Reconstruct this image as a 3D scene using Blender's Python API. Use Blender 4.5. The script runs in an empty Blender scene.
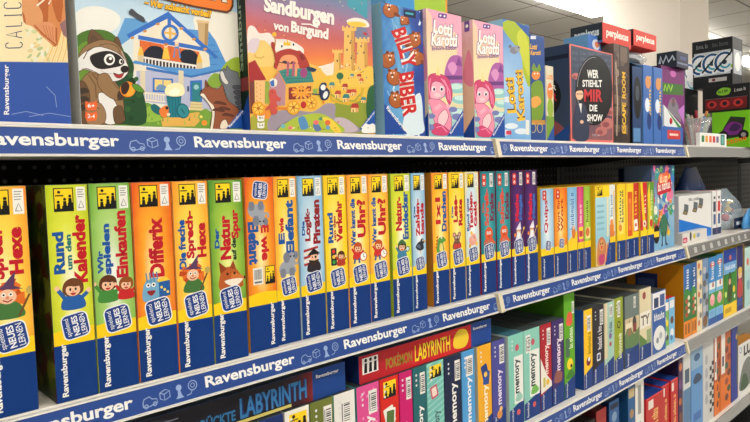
import bpy, bmesh, math, random
from mathutils import Vector, Matrix
random.seed(7)
scene = bpy.context.scene
COL = scene.collection
# ------------------------------------------------------------------ camera
W, HGT, FPX = 750, 422, 625.0
PITCH, ROLL, YAW = math.radians(3.083), math.radians(-1.738), math.radians(43.41)   # YAW: from straight at the shelf towards +X along it
EYE = 1.5
FWD0 = Vector((math.sin(YAW), math.cos(YAW), 0)); RIGHT0 = Vector((math.cos(YAW), -math.sin(YAW), 0)); UPZ = Vector((0, 0, 1))
FWD = FWD0 * math.cos(PITCH) - UPZ * math.sin(PITCH); UP0 = FWD0 * math.sin(PITCH) + UPZ * math.cos(PITCH)
RIGHT = RIGHT0 * math.cos(ROLL) + UP0 * math.sin(ROLL); UP = -RIGHT0 * math.sin(ROLL) + UP0 * math.cos(ROLL)
def ray(u, v): return FWD * FPX + RIGHT * (u - 375) + UP * (211 - v)
def on_y(u, v, Y):                      # where a photo point meets the upright plane at depth Y: (X, world Z)
    r = ray(u, v); t = Y / r.y
    return r.x * t, EYE + r.z * t
cam = bpy.data.cameras.new('camera'); camo = bpy.data.objects.new('camera', cam); COL.objects.link(camo)
cam.sensor_width = 36; cam.lens = FPX / W * 36; cam.clip_start = .02
camo.matrix_world = Matrix(((RIGHT.x, UP.x, -FWD.x, 0), (RIGHT.y, UP.y, -FWD.y, 0), (RIGHT.z, UP.z, -FWD.z, EYE), (0, 0, 0, 1)))
scene.camera = camo
# ------------------------------------------------------------------ materials
_M = {}
def lin(c):
    c = c / 255.0
    return c / 12.92 if c <= .04045 else ((c + .055) / 1.055) ** 2.4
def rgb(c): return (lin(c[0]), lin(c[1]), lin(c[2]), 1)
def new_mat(name, rough=.42, spec=.26, metal=0):
    m = bpy.data.materials.new(name); m.use_nodes = True
    b = m.node_tree.nodes['Principled BSDF']
    b.inputs['Roughness'].default_value = rough
    b.inputs['Specular IOR Level'].default_value = spec
    b.inputs['Metallic'].default_value = metal
    return m, m.node_tree, b
def C(c, rough=.42, spec=.26, metal=0):
    if not isinstance(c, tuple): return c
    k = ('c', c, rough, spec, metal)
    if k not in _M:
        m, t, b = new_mat('print_%d_%d_%d' % c, rough, spec, metal)
        b.inputs['Base Color'].default_value = rgb(c)
        _M[k] = m
    return _M[k]
def ramp(t, fac, stops, const=False):
    r = t.nodes.new('ShaderNodeValToRGB'); t.links.new(fac, r.inputs[0])
    e = r.color_ramp.elements
    if const: r.color_ramp.interpolation = 'CONSTANT'
    while len(e) > 1: e.remove(e[-1])
    e[0].position = stops[0][0]; e[0].color = rgb(stops[0][1])
    for p, c in stops[1:]:
        x = e.new(p); x.color = rgb(c)
    return r.outputs[0]
def G(stops, kind='v', cx=.5, cy=.5, noise=.12, nscale=40):
    """printed colour ground: inks running into each other up the panel or out from its middle, softly mottled"""
    k = ('g', tuple(stops), kind, cx, cy, noise, nscale)
    if k in _M: return _M[k]
    m, t, b = new_mat('print_ground')
    uv = t.nodes.new('ShaderNodeUVMap'); sp = t.nodes.new('ShaderNodeSeparateXYZ'); t.links.new(uv.outputs[0], sp.inputs[0])
    if kind in 'vh':
        f = sp.outputs['Y' if kind == 'v' else 'X']
    else:
        d = t.nodes.new('ShaderNodeVectorMath'); d.operation = 'DISTANCE'; d.inputs[1].default_value = (cx, cy, 0)
        t.links.new(uv.outputs[0], d.inputs[0]); f = d.outputs['Value']
    oc = t.nodes.new('ShaderNodeTexCoord'); n = t.nodes.new('ShaderNodeTexNoise'); n.inputs['Scale'].default_value = nscale
    t.links.new(oc.outputs['Object'], n.inputs['Vector'])
    a = t.nodes.new('ShaderNodeMath'); a.operation = 'MULTIPLY_ADD'; a.inputs[1].default_value = noise; a.inputs[2].default_value = -noise / 2
    t.links.new(n.outputs['Fac'], a.inputs[0])
    s = t.nodes.new('ShaderNodeMath'); s.operation = 'ADD'; t.links.new(f, s.inputs[0]); t.links.new(a.outputs[0], s.inputs[1])
    t.links.new(ramp(t, s.outputs[0], stops), b.inputs['Base Color'])
    _M[k] = m; return m
def BUSY(cols, scale=60, stretch=(1, 1, 1)):
    """a crowded printed picture: irregular patches in a few inks"""
    k = ('b', tuple(cols), scale, stretch)
    if k in _M: return _M[k]
    m, t, b = new_mat('print_picture')
    oc = t.nodes.new('ShaderNodeTexCoord'); mp = t.nodes.new('ShaderNodeMapping'); mp.inputs['Scale'].default_value = stretch
    t.links.new(oc.outputs['Object'], mp.inputs[0])
    nz = t.nodes.new('ShaderNodeTexNoise'); nz.inputs['Scale'].default_value = scale * .8; t.links.new(mp.outputs[0], nz.inputs['Vector'])
    ad = t.nodes.new('ShaderNodeVectorMath'); ad.operation = 'MULTIPLY_ADD'; ad.inputs[1].default_value = (.02, .02, .02)
    t.links.new(nz.outputs['Color'], ad.inputs[0]); t.links.new(mp.outputs[0], ad.inputs[2])
    v = t.nodes.new('ShaderNodeTexVoronoi'); v.inputs['Scale'].default_value = scale; t.links.new(ad.outputs[0], v.inputs['Vector'])
    sp = t.nodes.new('ShaderNodeSeparateColor'); t.links.new(v.outputs['Color'], sp.inputs[0])
    n = len(cols)
    t.links.new(ramp(t, sp.outputs[0], [(i / n, c) for i, c in enumerate(cols)], True), b.inputs['Base Color'])
    _M[k] = m; return m
def GLASSY(c=(235, 240, 245), alpha=.25, key='clear'):
    k = ('gl', c, alpha, key)
    if k in _M: return _M[k]
    m, t, b = new_mat('clear_plastic', .06, .6)
    b.inputs['Base Color'].default_value = rgb(c); b.inputs['Alpha'].default_value = alpha
    _M[k] = m; return m
def EMIT(c, s):
    m = bpy.data.materials.new('lit_tube'); m.use_nodes = True; t = m.node_tree
    b = t.nodes['Principled BSDF']; b.inputs['Base Color'].default_value = (.8, .8, .8, 1)
    b.inputs['Emission Color'].default_value = rgb(c); b.inputs['Emission Strength'].default_value = s
    return m
WHITE = (244, 243, 238); BLUE = (18, 60, 140); YEL = (252, 214, 30); BLACK = (18, 18, 20); RED = (205, 28, 36)
TITLEBLUE = (18, 92, 170); METAL = C((230, 227, 220), .38, .5); METALD = C((150, 150, 148), .35, .5)
# ------------------------------------------------------------------ mesh builder
class MB:
    def __init__(s): s.v = []; s.f = []; s.m = []; s.uv = []; s.mats = []
    def mi(s, m):
        m = C(m)
        if m not in s.mats: s.mats.append(m)
        return s.mats.index(m)
    def face(s, pts, mat, uvs=None):
        i = len(s.v); s.v += [tuple(p) for p in pts]; s.f.append(list(range(i, i + len(pts)))); s.m.append(s.mi(mat))
        s.uv.append(uvs or [(p[0], p[2]) for p in pts])
    def mesh(s, verts, faces, mat, uvs=None):
        i = len(s.v); s.v += [tuple(p) for p in verts]; k = s.mi(mat)
        for f in faces:
            s.f.append([i + j for j in f]); s.m.append(k)
            s.uv.append([uvs[j] for j in f] if uvs else [(verts[j][0], verts[j][2]) for j in f])
    def bm(s, b, mat, M=None):
        b.verts.ensure_lookup_table(); b.verts.index_update()
        vs = [(M @ v.co if M else v.co) for v in b.verts]
        s.mesh([tuple(v) for v in vs], [[v.index for v in f.verts] for f in b.faces], mat); b.free()
    def box(s, x0, x1, y0, y1, z0, z1, mat, bev=.0012, sides=None):
        """box with softened edges; sides: {'-y':..,'+y','-x','+x','-z','+z'} overrides the ink"""
        b = bmesh.new(); bmesh.ops.create_cube(b, size=1)
        for v in b.verts: v.co = Vector(((x0 + x1) / 2 + v.co.x * (x1 - x0), (y0 + y1) / 2 + v.co.y * (y1 - y0), (z0 + z1) / 2 + v.co.z * (z1 - z0)))
        if bev: bmesh.ops.bevel(b, geom=list(b.edges), offset=bev, segments=2, affect='EDGES', profile=.6)
        b.normal_update(); b.verts.index_update()
        i = len(s.v); s.v += [tuple(v.co) for v in b.verts]
        for f in b.faces:
            n = f.normal; a = max(range(3), key=lambda k: abs(n[k])); key = ('+' if n[a] > 0 else '-') + 'xyz'[a]
            mm = (sides or {}).get(key, mat)
            s.f.append([i + v.index for v in f.verts]); s.m.append(s.mi(mm))
            def uvf(c):
                X = (c.x - x0) / (x1 - x0); Y = (c.y - y0) / (y1 - y0); Z = (c.z - z0) / (z1 - z0)
                return (X, Z) if a == 1 else ((Y, Z) if a == 0 else (X, Y))
            s.uv.append([uvf(v.co) for v in f.verts])
        b.free()
    def prism(s, prof, x0, x1, mat):
        """profile of (y, z) points swept along x"""
        n = len(prof)
        s.mesh([(x0, y, z) for y, z in prof] + [(x1, y, z) for y, z in prof],
               [[i, (i + 1) % n, n + (i + 1) % n, n + i] for i in range(n)] + [list(range(n))[::-1], list(range(n, 2 * n))], mat)
    def build(s, name, parent=None, loc=None, smooth=False):
        me = bpy.data.meshes.new(name); me.from_pydata(s.v, [], s.f)
        for m in s.mats: me.materials.append(m)
        ul = me.uv_layers.new(name='UVMap')
        for p, k, u in zip(me.polygons, s.m, s.uv):
            p.material_index = k; p.use_smooth = smooth
            for li, c in zip(p.loop_indices, u): ul.data[li].uv = c
        me.update()
        o = bpy.data.objects.new(name, me); COL.objects.link(o)
        if parent: o.parent = parent
        if loc: o.location = loc
        return o
def tag(o, label=None, cat=None, group=None, kind=None):
    if label: o['label'] = label
    if cat: o['category'] = cat
    if group: o['group'] = group
    if kind: o['kind'] = kind
    return o
def empty(name, loc):
    o = bpy.data.objects.new(name, None); o.empty_display_size = .02; COL.objects.link(o); o.location = loc; return o
KIDS = {}
def kids(o):
    return [c for c in bpy.data.objects if c.parent == o]
def dup(o, loc, label=None, parent=None, group=None):
    c = o.copy(); COL.objects.link(c)
    if parent: c.parent = parent
    else: c.location = loc
    if label: c['label'] = label
    if group: c['group'] = group
    for k in kids(o): dup(k, None, parent=c)
    return c
# ------------------------------------------------------------------ lettering
_T = {}
def glyphs(s, bold=.02):
    k = (s, bold)
    if k in _T: return _T[k]
    cu = bpy.data.curves.new('t', 'FONT'); cu.body = s; cu.offset = bold; cu.resolution_u = 3
    o = bpy.data.objects.new('t', cu); COL.objects.link(o)
    dg = bpy.context.evaluated_depsgraph_get(); me = o.evaluated_get(dg).to_mesh()
    vs = [(v.co.x, v.co.y) for v in me.vertices]; fs = [list(p.vertices) for p in me.polygons]
    bpy.data.objects.remove(o); bpy.data.curves.remove(cu)
    x0 = min(v[0] for v in vs); x1 = max(v[0] for v in vs); y0 = min(v[1] for v in vs); y1 = max(v[1] for v in vs)
    _T[k] = ([((x - x0) / (x1 - x0), (y - y0) / (y1 - y0)) for x, y in vs], fs)
    return _T[k]
# ------------------------------------------------------------------ 2D shapes
def ell(cx, cy, rx, ry=None, rot=0, n=18):
    ry = ry or rx; c, s = math.cos(math.radians(rot)), math.sin(math.radians(rot)); out = []
    for i in range(n):
        a = 2 * math.pi * i / n; x, y = rx * math.cos(a), ry * math.sin(a)
        out.append((cx + x * c - y * s, cy + x * s + y * c))
    return out
def rect(x0, y0, x1, y1): return [(x0, y0), (x1, y0), (x1, y1), (x0, y1)]
def rrect(cx, cy, w, h, r, rot=0, n=4):
    out = []
    for sx, sy, a0 in ((1, 1, 0), (-1, 1, 90), (-1, -1, 180), (1, -1, 270)):
        for i in range(n + 1):
            a = math.radians(a0 + 90 * i / n)
            out.append((sx * (w / 2 - r) + r * math.cos(a), sy * (h / 2 - r) + r * math.sin(a)))
    c, s = math.cos(math.radians(rot)), math.sin(math.radians(rot))
    return [(cx + x * c - y * s, cy + x * s + y * c) for x, y in out]
def blob(p, k=4):
    n = len(p); out = []
    for i in range(n):
        a, b, c, d = p[i - 1], p[i], p[(i + 1) % n], p[(i + 2) % n]
        for j in range(k):
            t = j / k
            out.append(tuple(.5 * (2 * b[q] + (c[q] - a[q]) * t + (2 * a[q] - 5 * b[q] + 4 * c[q] - d[q]) * t * t + (3 * b[q] - a[q] - 3 * c[q] + d[q]) * t ** 3) for q in (0, 1)))
    return out
def stroke(p, w):
    L, R = [], []
    for i, (x, y) in enumerate(p):
        x0, y0 = p[max(0, i - 1)]; x1, y1 = p[min(len(p) - 1, i + 1)]
        d = math.hypot(x1 - x0, y1 - y0) or 1; nx, ny = -(y1 - y0) / d * w / 2, (x1 - x0) / d * w / 2
        L.append((x + nx, y + ny)); R.append((x - nx, y - ny))
    return L + R[::-1]
def area(p): return sum(p[i - 1][0] * p[i][1] - p[i][0] * p[i - 1][1] for i in range(len(p))) / 2
def clip(p, w, h):
    for ax, lim, sg in ((0, 0, 1), (0, w, -1), (1, 0, 1), (1, h, -1)):
        q = []
        for i in range(len(p)):
            a, b = p[i - 1], p[i]; ia, ib = (a[ax] - lim) * sg >= 0, (b[ax] - lim) * sg >= 0
            if ia != ib:
                t = (lim - a[ax]) / (b[ax] - a[ax]); q.append((a[0] + (b[0] - a[0]) * t, a[1] + (b[1] - a[1]) * t))
            if ib: q.append(b)
        p = q
        if len(p) < 3: return []
    return p
class Face:
    """one printed side of a box: flat inks lie on it one over the other"""
    def __init__(s, O, U, V, w, h):
        s.O = Vector(O); s.U = Vector(U); s.V = Vector(V); s.N = s.U.cross(s.V); s.w = w; s.h = h; s.n = 0
    def off(s): s.n += 1; return s.N * (.00010 + .000005 * s.n)
    def poly(s, mb, p, mat, o=None):
        p = clip(p, s.w, s.h)
        q = []
        for a in p:
            if not q or math.hypot(a[0] - q[-1][0], a[1] - q[-1][1]) > 1e-6: q.append(a)
        if len(q) < 3 or abs(area(q)) < 1e-10: return
        if area(q) < 0: q = q[::-1]
        o = o or s.off()
        mb.face([s.O + s.U * a + s.V * b + o for a, b in q], mat, [(a / s.w, b / s.h) for a, b in q])
class Pen:
    """draws on a Face in coordinates of its own: to(x, y) gives metres on the face"""
    def __init__(s, face, mb, to): s.F = face; s.mb = mb; s.to = to
    def on(s, mb): return Pen(s.F, mb, s.to)
    def poly(s, p, c): s.F.poly(s.mb, [s.to(*q) for q in p], c)
    ol = None                                          # outline ink and width, where a drawing has one
    def blob(s, p, c):
        q = blob(p); s.poly(q, c)
        if s.ol:
            o = s.F.off(); w = s.ol[1] / 2
            for i, a in enumerate(q):
                b = q[(i + 1) % len(q)]; d = math.hypot(b[0] - a[0], b[1] - a[1]) or 1; ux, uy = (b[0] - a[0]) / d * w * .5, (b[1] - a[1]) / d * w * .5; nx, ny = -uy * 2, ux * 2
                s.F.poly(s.mb, [s.to(*t) for t in ((a[0] - ux + nx, a[1] - uy + ny), (a[0] - ux - nx, a[1] - uy - ny), (b[0] + ux - nx, b[1] + uy - ny), (b[0] + ux + nx, b[1] + uy + ny))], s.ol[0], o)
    def ell(s, cx, cy, rx, c, ry=None, rot=0, n=18): s.poly(ell(cx, cy, rx, ry, rot, n), c)
    def rect(s, x0, y0, x1, y1, c): s.poly(rect(x0, y0, x1, y1), c)
    def line(s, p, w, c): s.poly(stroke(p, w), c)
    def text(s, t, a, b, c, col, bold=.02, clipped=False, bend=0):
        """lettering stretched over the parallelogram: a lower left, b lower right, c upper left; '~n' is n letters too blurred to read"""
        if t[0] == '~':
            n = int(t[1:]); rnd = random.Random(n * 7 + int(abs(a[0]) * 3 + abs(a[1])))
            at = lambda x, y: (a[0] + (b[0] - a[0]) * x + (c[0] - a[0]) * y, a[1] + (b[1] - a[1]) * x + (c[1] - a[1]) * y)
            for i in range(n):
                x0, x1 = (i + .08) / n, (i + .84) / n; st = (x1 - x0) * .34; k = rnd.randrange(4); top = 1 if i == 0 or rnd.random() < .3 else .72
                s.poly([at(x0, 0), at(x0 + st, 0), at(x0 + st, top), at(x0, top)], col)
                if k != 3: s.poly([at(x1 - st, 0), at(x1, 0), at(x1, .7), at(x1 - st, .7)], col)
                if k in (0, 2): s.poly([at(x0 + st, .54), at(x1 - st, .54), at(x1 - st, .72), at(x0 + st, .72)], col)
                if k in (1, 2, 3): s.poly([at(x0 + st, 0), at(x1 - st, 0), at(x1 - st, .18), at(x0 + st, .18)], col)
            return
        vs, fs = glyphs(t, bold); pts = []
        for x, y in vs:
            yy = y + bend * 4 * x * (1 - x)
            pts.append(s.to(a[0] + (b[0] - a[0]) * x + (c[0] - a[0]) * yy, a[1] + (b[1] - a[1]) * x + (c[1] - a[1]) * yy))
        if clipped:
            fs = [f for f in fs if all(-.0005 <= pts[i][0] <= s.F.w + .0005 and -.0005 <= pts[i][1] <= s.F.h + .0005 for i in f)]
            if not fs: return
        o = s.F.off(); F = s.F
        if fs and sum(area([pts[i] for i in f]) for f in fs) < 0: fs = [f[::-1] for f in fs]
        s.mb.mesh([F.O + F.U * p[0] + F.V * p[1] + o for p in pts], fs, col, [(p[0] / F.w, p[1] / F.h) for p in pts])
    def up(s, t, x0, x1, z0, z1, col, bold=.02):      # reads upward, as on a spine
        s.text(t, (x1, z0), (x1, z1), (x0, z0), col, bold)
    def down(s, t, x0, x1, z0, z1, col, bold=.02):
        s.text(t, (x0, z1), (x0, z0), (x1, z1), col, bold)
    def flat(s, t, x0, x1, z0, z1, col, bold=.02):
        s.text(t, (x0, z0), (x1, z0), (x0, z1), col, bold)
def split(m):
    """prints that lie well apart on one panel become parts of their own"""
    n = len(m.f)
    if n > 420: return [m]
    bb = []
    for f in m.f:
        ps = [m.v[i] for i in f]; bb.append([min(p[k] for p in ps) for k in range(3)] + [max(p[k] for p in ps) for k in range(3)])
    par = list(range(n))
    def find(i):
        while par[i] != i: par[i] = par[par[i]]; i = par[i]
        return i
    for i in range(n):
        a = bb[i]
        for j in range(i):
            b = bb[j]; g = math.sqrt(sum(max(0, a[k] - b[k + 3], b[k] - a[k + 3]) ** 2 for k in range(3)))
            if g < .016: par[find(i)] = find(j)
    roots = sorted({find(i) for i in range(n)})
    if len(roots) < 2 or len(roots) > 6: return [m]
    out = []
    for r in roots:
        q = MB(); q.mats = m.mats
        for i in range(n):
            if find(i) == r:
                k = len(q.v); q.v += [m.v[x] for x in m.f[i]]; q.f.append(list(range(k, k + len(m.f[i])))); q.m.append(m.m[i]); q.uv.append(m.uv[i])
        out.append(q)
    return out
class Box:
    """a cardboard game box standing on a shelf; local origin at its front lower left corner"""
    def __init__(s, x0, x1, zb, h, depth=.19, y=None, front=(200, 200, 200), left=None, right=None, top=None, back=None, bev=.0014):
        s.x0 = x0; s.x1 = x1; s.w = w = x1 - x0; s.h = h; s.d = depth; s.zb = zb + .0004; s.y = YB if y is None else y
        s.body = MB()
        s.body.box(0, w, 0, depth, 0, h, front, bev, {'-x': left or front, '+x': right or left or front, '+z': top or left or front, '+y': back or left or front})
        e = .0006
        s.front = Face((e, 0, e), (1, 0, 0), (0, 0, 1), w - 2 * e, h - 2 * e)
        s.left = Face((0, depth - e, e), (0, -1, 0), (0, 0, 1), depth - 2 * e, h - 2 * e)
        s.right = Face((w, e, e), (0, 1, 0), (0, 0, 1), depth - 2 * e, h - 2 * e)
        s.top = Face((e, e, h), (1, 0, 0), (0, 1, 0), w - 2 * e, depth - 2 * e)
        s.parts = []; s.root = None
    def pen(s, mb=None, face=None):                    # millimetres from the lower left corner
        return Pen(face or s.front, mb or s.body, lambda x, y: (x * .001, y * .001))
    def trace(s, zx, zy, sc, mb=None):                 # photo points, as seen in a crop at (zx, zy) magnified sc times, carried onto the front
        def to(x, y):
            X, Z = on_y(zx + x / sc, zy + y / sc, s.y)
            return X - s.x0 - .0006, Z - s.zb - .0006
        return Pen(s.front, mb or s.body, to)
    def part(s, name, label=None):
        m = MB(); s.parts.append((name, m, label)); return m
    def done(s, name, label, cat='board game', group=None, rz=0):
        o = s.body.build(name, None, (s.x0, s.y, s.zb)); tag(o, label, cat, group)
        if rz: o.rotation_euler.z = math.radians(rz)
        for n, m, l in s.parts:
            for q in (split(m) if m.f else ()):
                c = q.build(n, o)
                if l: c['label'] = l
        s.root = o; return o
# ------------------------------------------------------------------ levels of the shelving
D = .817; YB = .829                     # depth of the shelf edges and of the box fronts behind them
S1, S2, S3, S4, S5 = EYE + .077, EYE - .2655, EYE - .5945, EYE - .957, .17
BAYS = [(.055, 1.13), (1.135, 2.21), (2.215, 3.29)]
YBACK = D + .46
# ------------------------------------------------------------------ the room
def plain(name, x0, x1, y0, y1, z0, z1, mat):
    m = MB(); m.box(x0, x1, y0, y1, z0, z1, mat, 0); o = m.build(name); o['kind'] = 'structure'; return o
def GRID(base, line, size, wid, noise=.06):
    m, t, b = new_mat('tiles', .75, .2)
    oc = t.nodes.new('ShaderNodeTexCoord'); sp = t.nodes.new('ShaderNodeSeparateXYZ'); t.links.new(oc.outputs['Object'], sp.inputs[0])
    def mth(op, a, bb):
        n = t.nodes.new('ShaderNodeMath'); n.operation = op
        for i, q in enumerate((a, bb)):
            if hasattr(q, 'links'): t.links.new(q, n.inputs[i])
            else: n.inputs[i].default_value = q
        return n.outputs[0]
    gs = [mth('LESS_THAN', mth('FLOORED_MODULO', sp.outputs[a], size), wid) for a in 'XY']
    g = mth('MAXIMUM', *gs)
    nz = t.nodes.new('ShaderNodeTexNoise'); nz.inputs['Scale'].default_value = 90; t.links.new(oc.outputs['Object'], nz.inputs['Vector'])
    c1 = ramp(t, nz.outputs['Fac'], [(.3, tuple(int(v * (1 - noise)) for v in base)), (.7, base)])
    mx = t.nodes.new('ShaderNodeMix'); mx.data_type = 'RGBA'
    t.links.new(g, mx.inputs[0]); t.links.new(c1, mx.inputs[6]); mx.inputs[7].default_value = rgb(line)
    t.links.new(mx.outputs[2], b.inputs['Base Color']); return m
CZ = EYE + 1.5
plain('floor', -3, 16, -5, 9, -.1, 0, GRID((216, 212, 204), (150, 148, 140), .4, .006))
plain('ceiling', -3, 16, -5, 9, CZ, CZ + .1, GRID((198, 196, 190), (122, 119, 113), .625, .02))
plain('wall_back', -3, 16, 9, 9.1, 0, CZ, C((218, 212, 200), .8, .2))
plain('wall_right', 16, 16.1, -5, 9.1, 0, CZ, C((218, 212, 200), .8, .2))
plain('pillar', 4.95, 5.55, 1.85, 2.45, 0, CZ, C((236, 226, 214), .8, .2))
LIT = EMIT((255, 249, 240), 25)
def strip_light(x0, x1, y, label, group=None):
    o = empty('ceiling_light', ((x0 + x1) / 2, y, CZ)); L = (x1 - x0) / 2
    tag(o, label, 'light', group)
    m = MB(); m.box(-L, L, -.09, .09, -.045, -.001, (226, 224, 218), .004); m.build('housing', o)
    m = MB(); m.prism([(-.085, -.0455), (-.08, -.1), (.08, -.1), (.085, -.0455)], -L + .02, L - .02, LIT); m.build('diffuser', o)
strip_light(3.35, 5.5, 2.74, 'lit fluorescent ceiling light just left of the white pillar')
strip_light(9.35, 11.5, 2.74, 'lit fluorescent ceiling light at the right edge, beyond the white pillar')
OFF = 'lit fluorescent ceiling light over the aisle, out of the picture'
for x, y in ((-1.9, -.55), (1.0, -.55), (3.9, -.55), (6.8, -.55), (-1.9, -3.3), (1.0, -3.3), (3.9, -3.3), (-1.9, 2.74), (6.3, 2.74)):
    strip_light(x, x + 2.15, y, OFF, 'strip lights over the aisle')
# the sprinkler drop between pillar and black boxes
w = bpy.data.worlds.new('world'); scene.world = w; w.use_nodes = True
w.node_tree.nodes['Background'].inputs[0].default_value = rgb((255, 246, 234)); w.node_tree.nodes['Background'].inputs[1].default_value = .27
scene.view_settings.view_transform = 'Standard'; scene.view_settings.look = 'None'
scene.view_settings.exposure = 0; scene.view_settings.gamma = 1; scene.view_settings.use_curve_mapping = False
# ------------------------------------------------------------------ shelving
def PERF(base, hole, pitch=.025, r=.0042):
    m, t, b = new_mat('perforated_steel', .5, .12)
    oc = t.nodes.new('ShaderNodeTexCoord'); vm = t.nodes.new('ShaderNodeVectorMath'); vm.operation = 'MODULO'
    sh = t.nodes.new('ShaderNodeVectorMath'); sh.operation = 'ADD'; sh.inputs[1].default_value = (10, 0, 10)
    t.links.new(oc.outputs['Object'], sh.inputs[0]); t.links.new(sh.outputs[0], vm.inputs[0]); vm.inputs[1].default_value = (pitch, 99, pitch)
    sp = t.nodes.new('ShaderNodeSeparateXYZ'); t.links.new(vm.outputs[0], sp.inputs[0])
    cb = t.nodes.new('ShaderNodeCombineXYZ'); t.links.new(sp.outputs['X'], cb.inputs[0]); t.links.new(sp.outputs['Z'], cb.inputs[2])
    d = t.nodes.new('ShaderNodeVectorMath'); d.operation = 'DISTANCE'; t.links.new(cb.outputs[0], d.inputs[0]); d.inputs[1].default_value = (pitch / 2, 0, pitch / 2)
    t.links.new(ramp(t, d.outputs['Value'], [(0, hole), (r, base)], True), b.inputs['Base Color']); return m
PBLACK = PERF((4, 4, 5), (78, 78, 78), .025, .0034); PGREY = PERF((64, 64, 63), (12, 12, 12), .03, .0062)
for i, (a, b) in enumerate(BAYS + [(3.295, 4.37), (4.375, 5.45)]):
    o = empty('shelving_unit', (a, D, 0))
    tag(o, ['black back panel and uprights of the shelving on the left, behind the kids game boxes', 'black back panel and uprights of the middle shelving bay',
            'grey perforated back panel and uprights of the right shelving bay', 'grey perforated back panel just beyond the right shelving bay', 'grey perforated back panel farthest right, at the picture edge'][i], 'shelving', None)
    n = b - a
    m = MB(); m.box(.032, n - .032, YBACK - D, YBACK - D + .012, .02, EYE + .24, PGREY if i >= 2 else PBLACK, .001); m.build('back_panel', o)
    for x in (0, n - .03):
        m = MB(); m.box(x, x + .03, YBACK - D - .002, YBACK - D + .05, 0, EYE + .26, (30, 30, 32), .002); m.build('upright', o)
    m = MB(); m.box(.001, n - .001, -.02, YBACK - D - .003, .0, S5 - .002, (40, 40, 44), .003); m.build('plinth', o)
RAILB = C((36, 72, 146), .38, .4); RAILT = C((240, 240, 236), .5); DOOD = C((150, 174, 216), .5)
CREAM = C((226, 216, 188), .45, .4)
def doodles(pen, x, z, k):                         # the little outlined toys printed between the names: car, die, pawn, balloon
    P = lambda p: [(x + a * .001, z - .002 + b * .001) for a, b in p]
    def ring(p, w=.0013): pen.line(P(p + p[:1]), w, DOOD)
    ring([(-4, 1), (4, 0), (16, 3), (15, 8), (9, 9), (5, 13), (-2, 11), (-4, 6)]); ring(ell(0, 1, 2.6, n=8)); ring(ell(12, 2, 2.6, n=8))
    ring([(20, 14), (28, 17), (34, 14), (26, 11)]); ring([(20, 14), (26, 11), (26, 3), (20, 6)]); ring([(26, 11), (34, 14), (34, 6), (26, 3)])
    pen.poly(P([(42, 0), (54, 0), (51, 4), (49, 11), (46, 11), (45, 4)]), DOOD); pen.poly(P(ell(47.5, 14.5, 4.2)), DOOD)
    ring(ell(68, 13, 6.5, n=12)); pen.line(P([(67, 7), (64, 2), (58, 1)]), .0012, DOOD); ring(ell(68, 13, 3, n=8), .001)
def shelf(i, z, label, blue=True, start=None, tickets=False, depth=None):
    a, b = (BAYS + [(3.295, 4.37)])[i]; n = b - a
    m = MB(); m.box(.001, n - .001, .004, YBACK - D - .003, -.026, 0, METAL, .0015)
    m.box(.001, n - .001, .0, .0045, -.0035, 0, METAL, .0008)
    o = m.build('shelf', None, (a, D, z)); tag(o, label, 'shelf')
    for x in (.03, n - .05):                        # brackets underneath carry the board on the uprights
        m = MB(); m.prism([(.05, -.0265), (YBACK - D - .004, -.0265), (YBACK - D - .004, -.06), (YBACK - D - .03, -.06)], x, x + .003, (60, 60, 62)); m.build('bracket', o)
    r = MB(); lean = .007
    prof = [(.003, -.004), (-.004, -.004), (-.0045, -.0056), (-.003, -.006), (-.003 - lean * .8, -.0375), (-.0048 - lean, -.038), (-.0048 - lean, -.0402), (-.002 - lean, -.0408), (.003, -.0395)]
    r.prism(prof, .0155, n - .002, METAL if blue else METALD); ro = r.build('price_rail', o)
    # sloped face of the rail
    p0 = Vector((.0155, -.003, -.0063)); p1 = Vector((.0155, -.003 - lean * .8, -.0372)); V = (p0 - p1); hh = V.length; V.normalize()
    F = Face(p1, (1, 0, 0), V, n - .0175, hh)
    if blue:
        s = MB(); P = Pen(F, s, lambda x, y: (x, y)); P.rect(0, 0, n - .0175, hh, RAILB)
        x = start - a - .0155; k = 0
        while x > -.16: x -= .2615
        words = []
        while x < n:
            t = MB(); words.append(t); P.on(t).text('Ravensburger', (x, .0050), (x + .157, .0050), (x, .0256), RAILT, .028, clipped=True)
            doodles(P, x + .174, .0075, k); x += .2615; k += 1
        s.build('brand_strip', ro)
        for t in words:
            if t.f: t.build('lettering', ro)
    else:
        s = MB(); P = Pen(F, s, lambda x, y: (x, y)); P.rect(0, .001, n - .0175, hh - .001, C((150, 150, 148) if not tickets else (132, 132, 130), .22, .6)); s.build('clear_cover', ro)
        if tickets:
            for k in range(9):
                tk = MB(); q = P.on(tk); x = .06 + k * .078; q.rect(x, .006, x + .026, .024, (186, 186, 184)); q.line(ell(x + .013, .015, .006, n=10) + [(x + .019, .015)], .0014, (120, 120, 122)); q.rect(x + .002, .0245, x + .024, .0255, (225, 225, 225))
                tk.build('price_ticket', ro)
    e = MB(); e.prism([(.003, -.001), (-.0055, -.001), (-.0065, -.008), (-.0075 - lean, -.0415), (.003, -.042)], .0005, .0075, CREAM)
    e.prism([(.003, -.002), (-.0052, -.002), (-.006, -.008), (-.0068 - lean, -.0408), (.003, -.0412)], .0082, .015, CREAM)
    e.build('rail_end_cap', ro)
    return o
LBL = {0: 'left bay', 1: 'middle bay', 2: 'right bay'}
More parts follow.
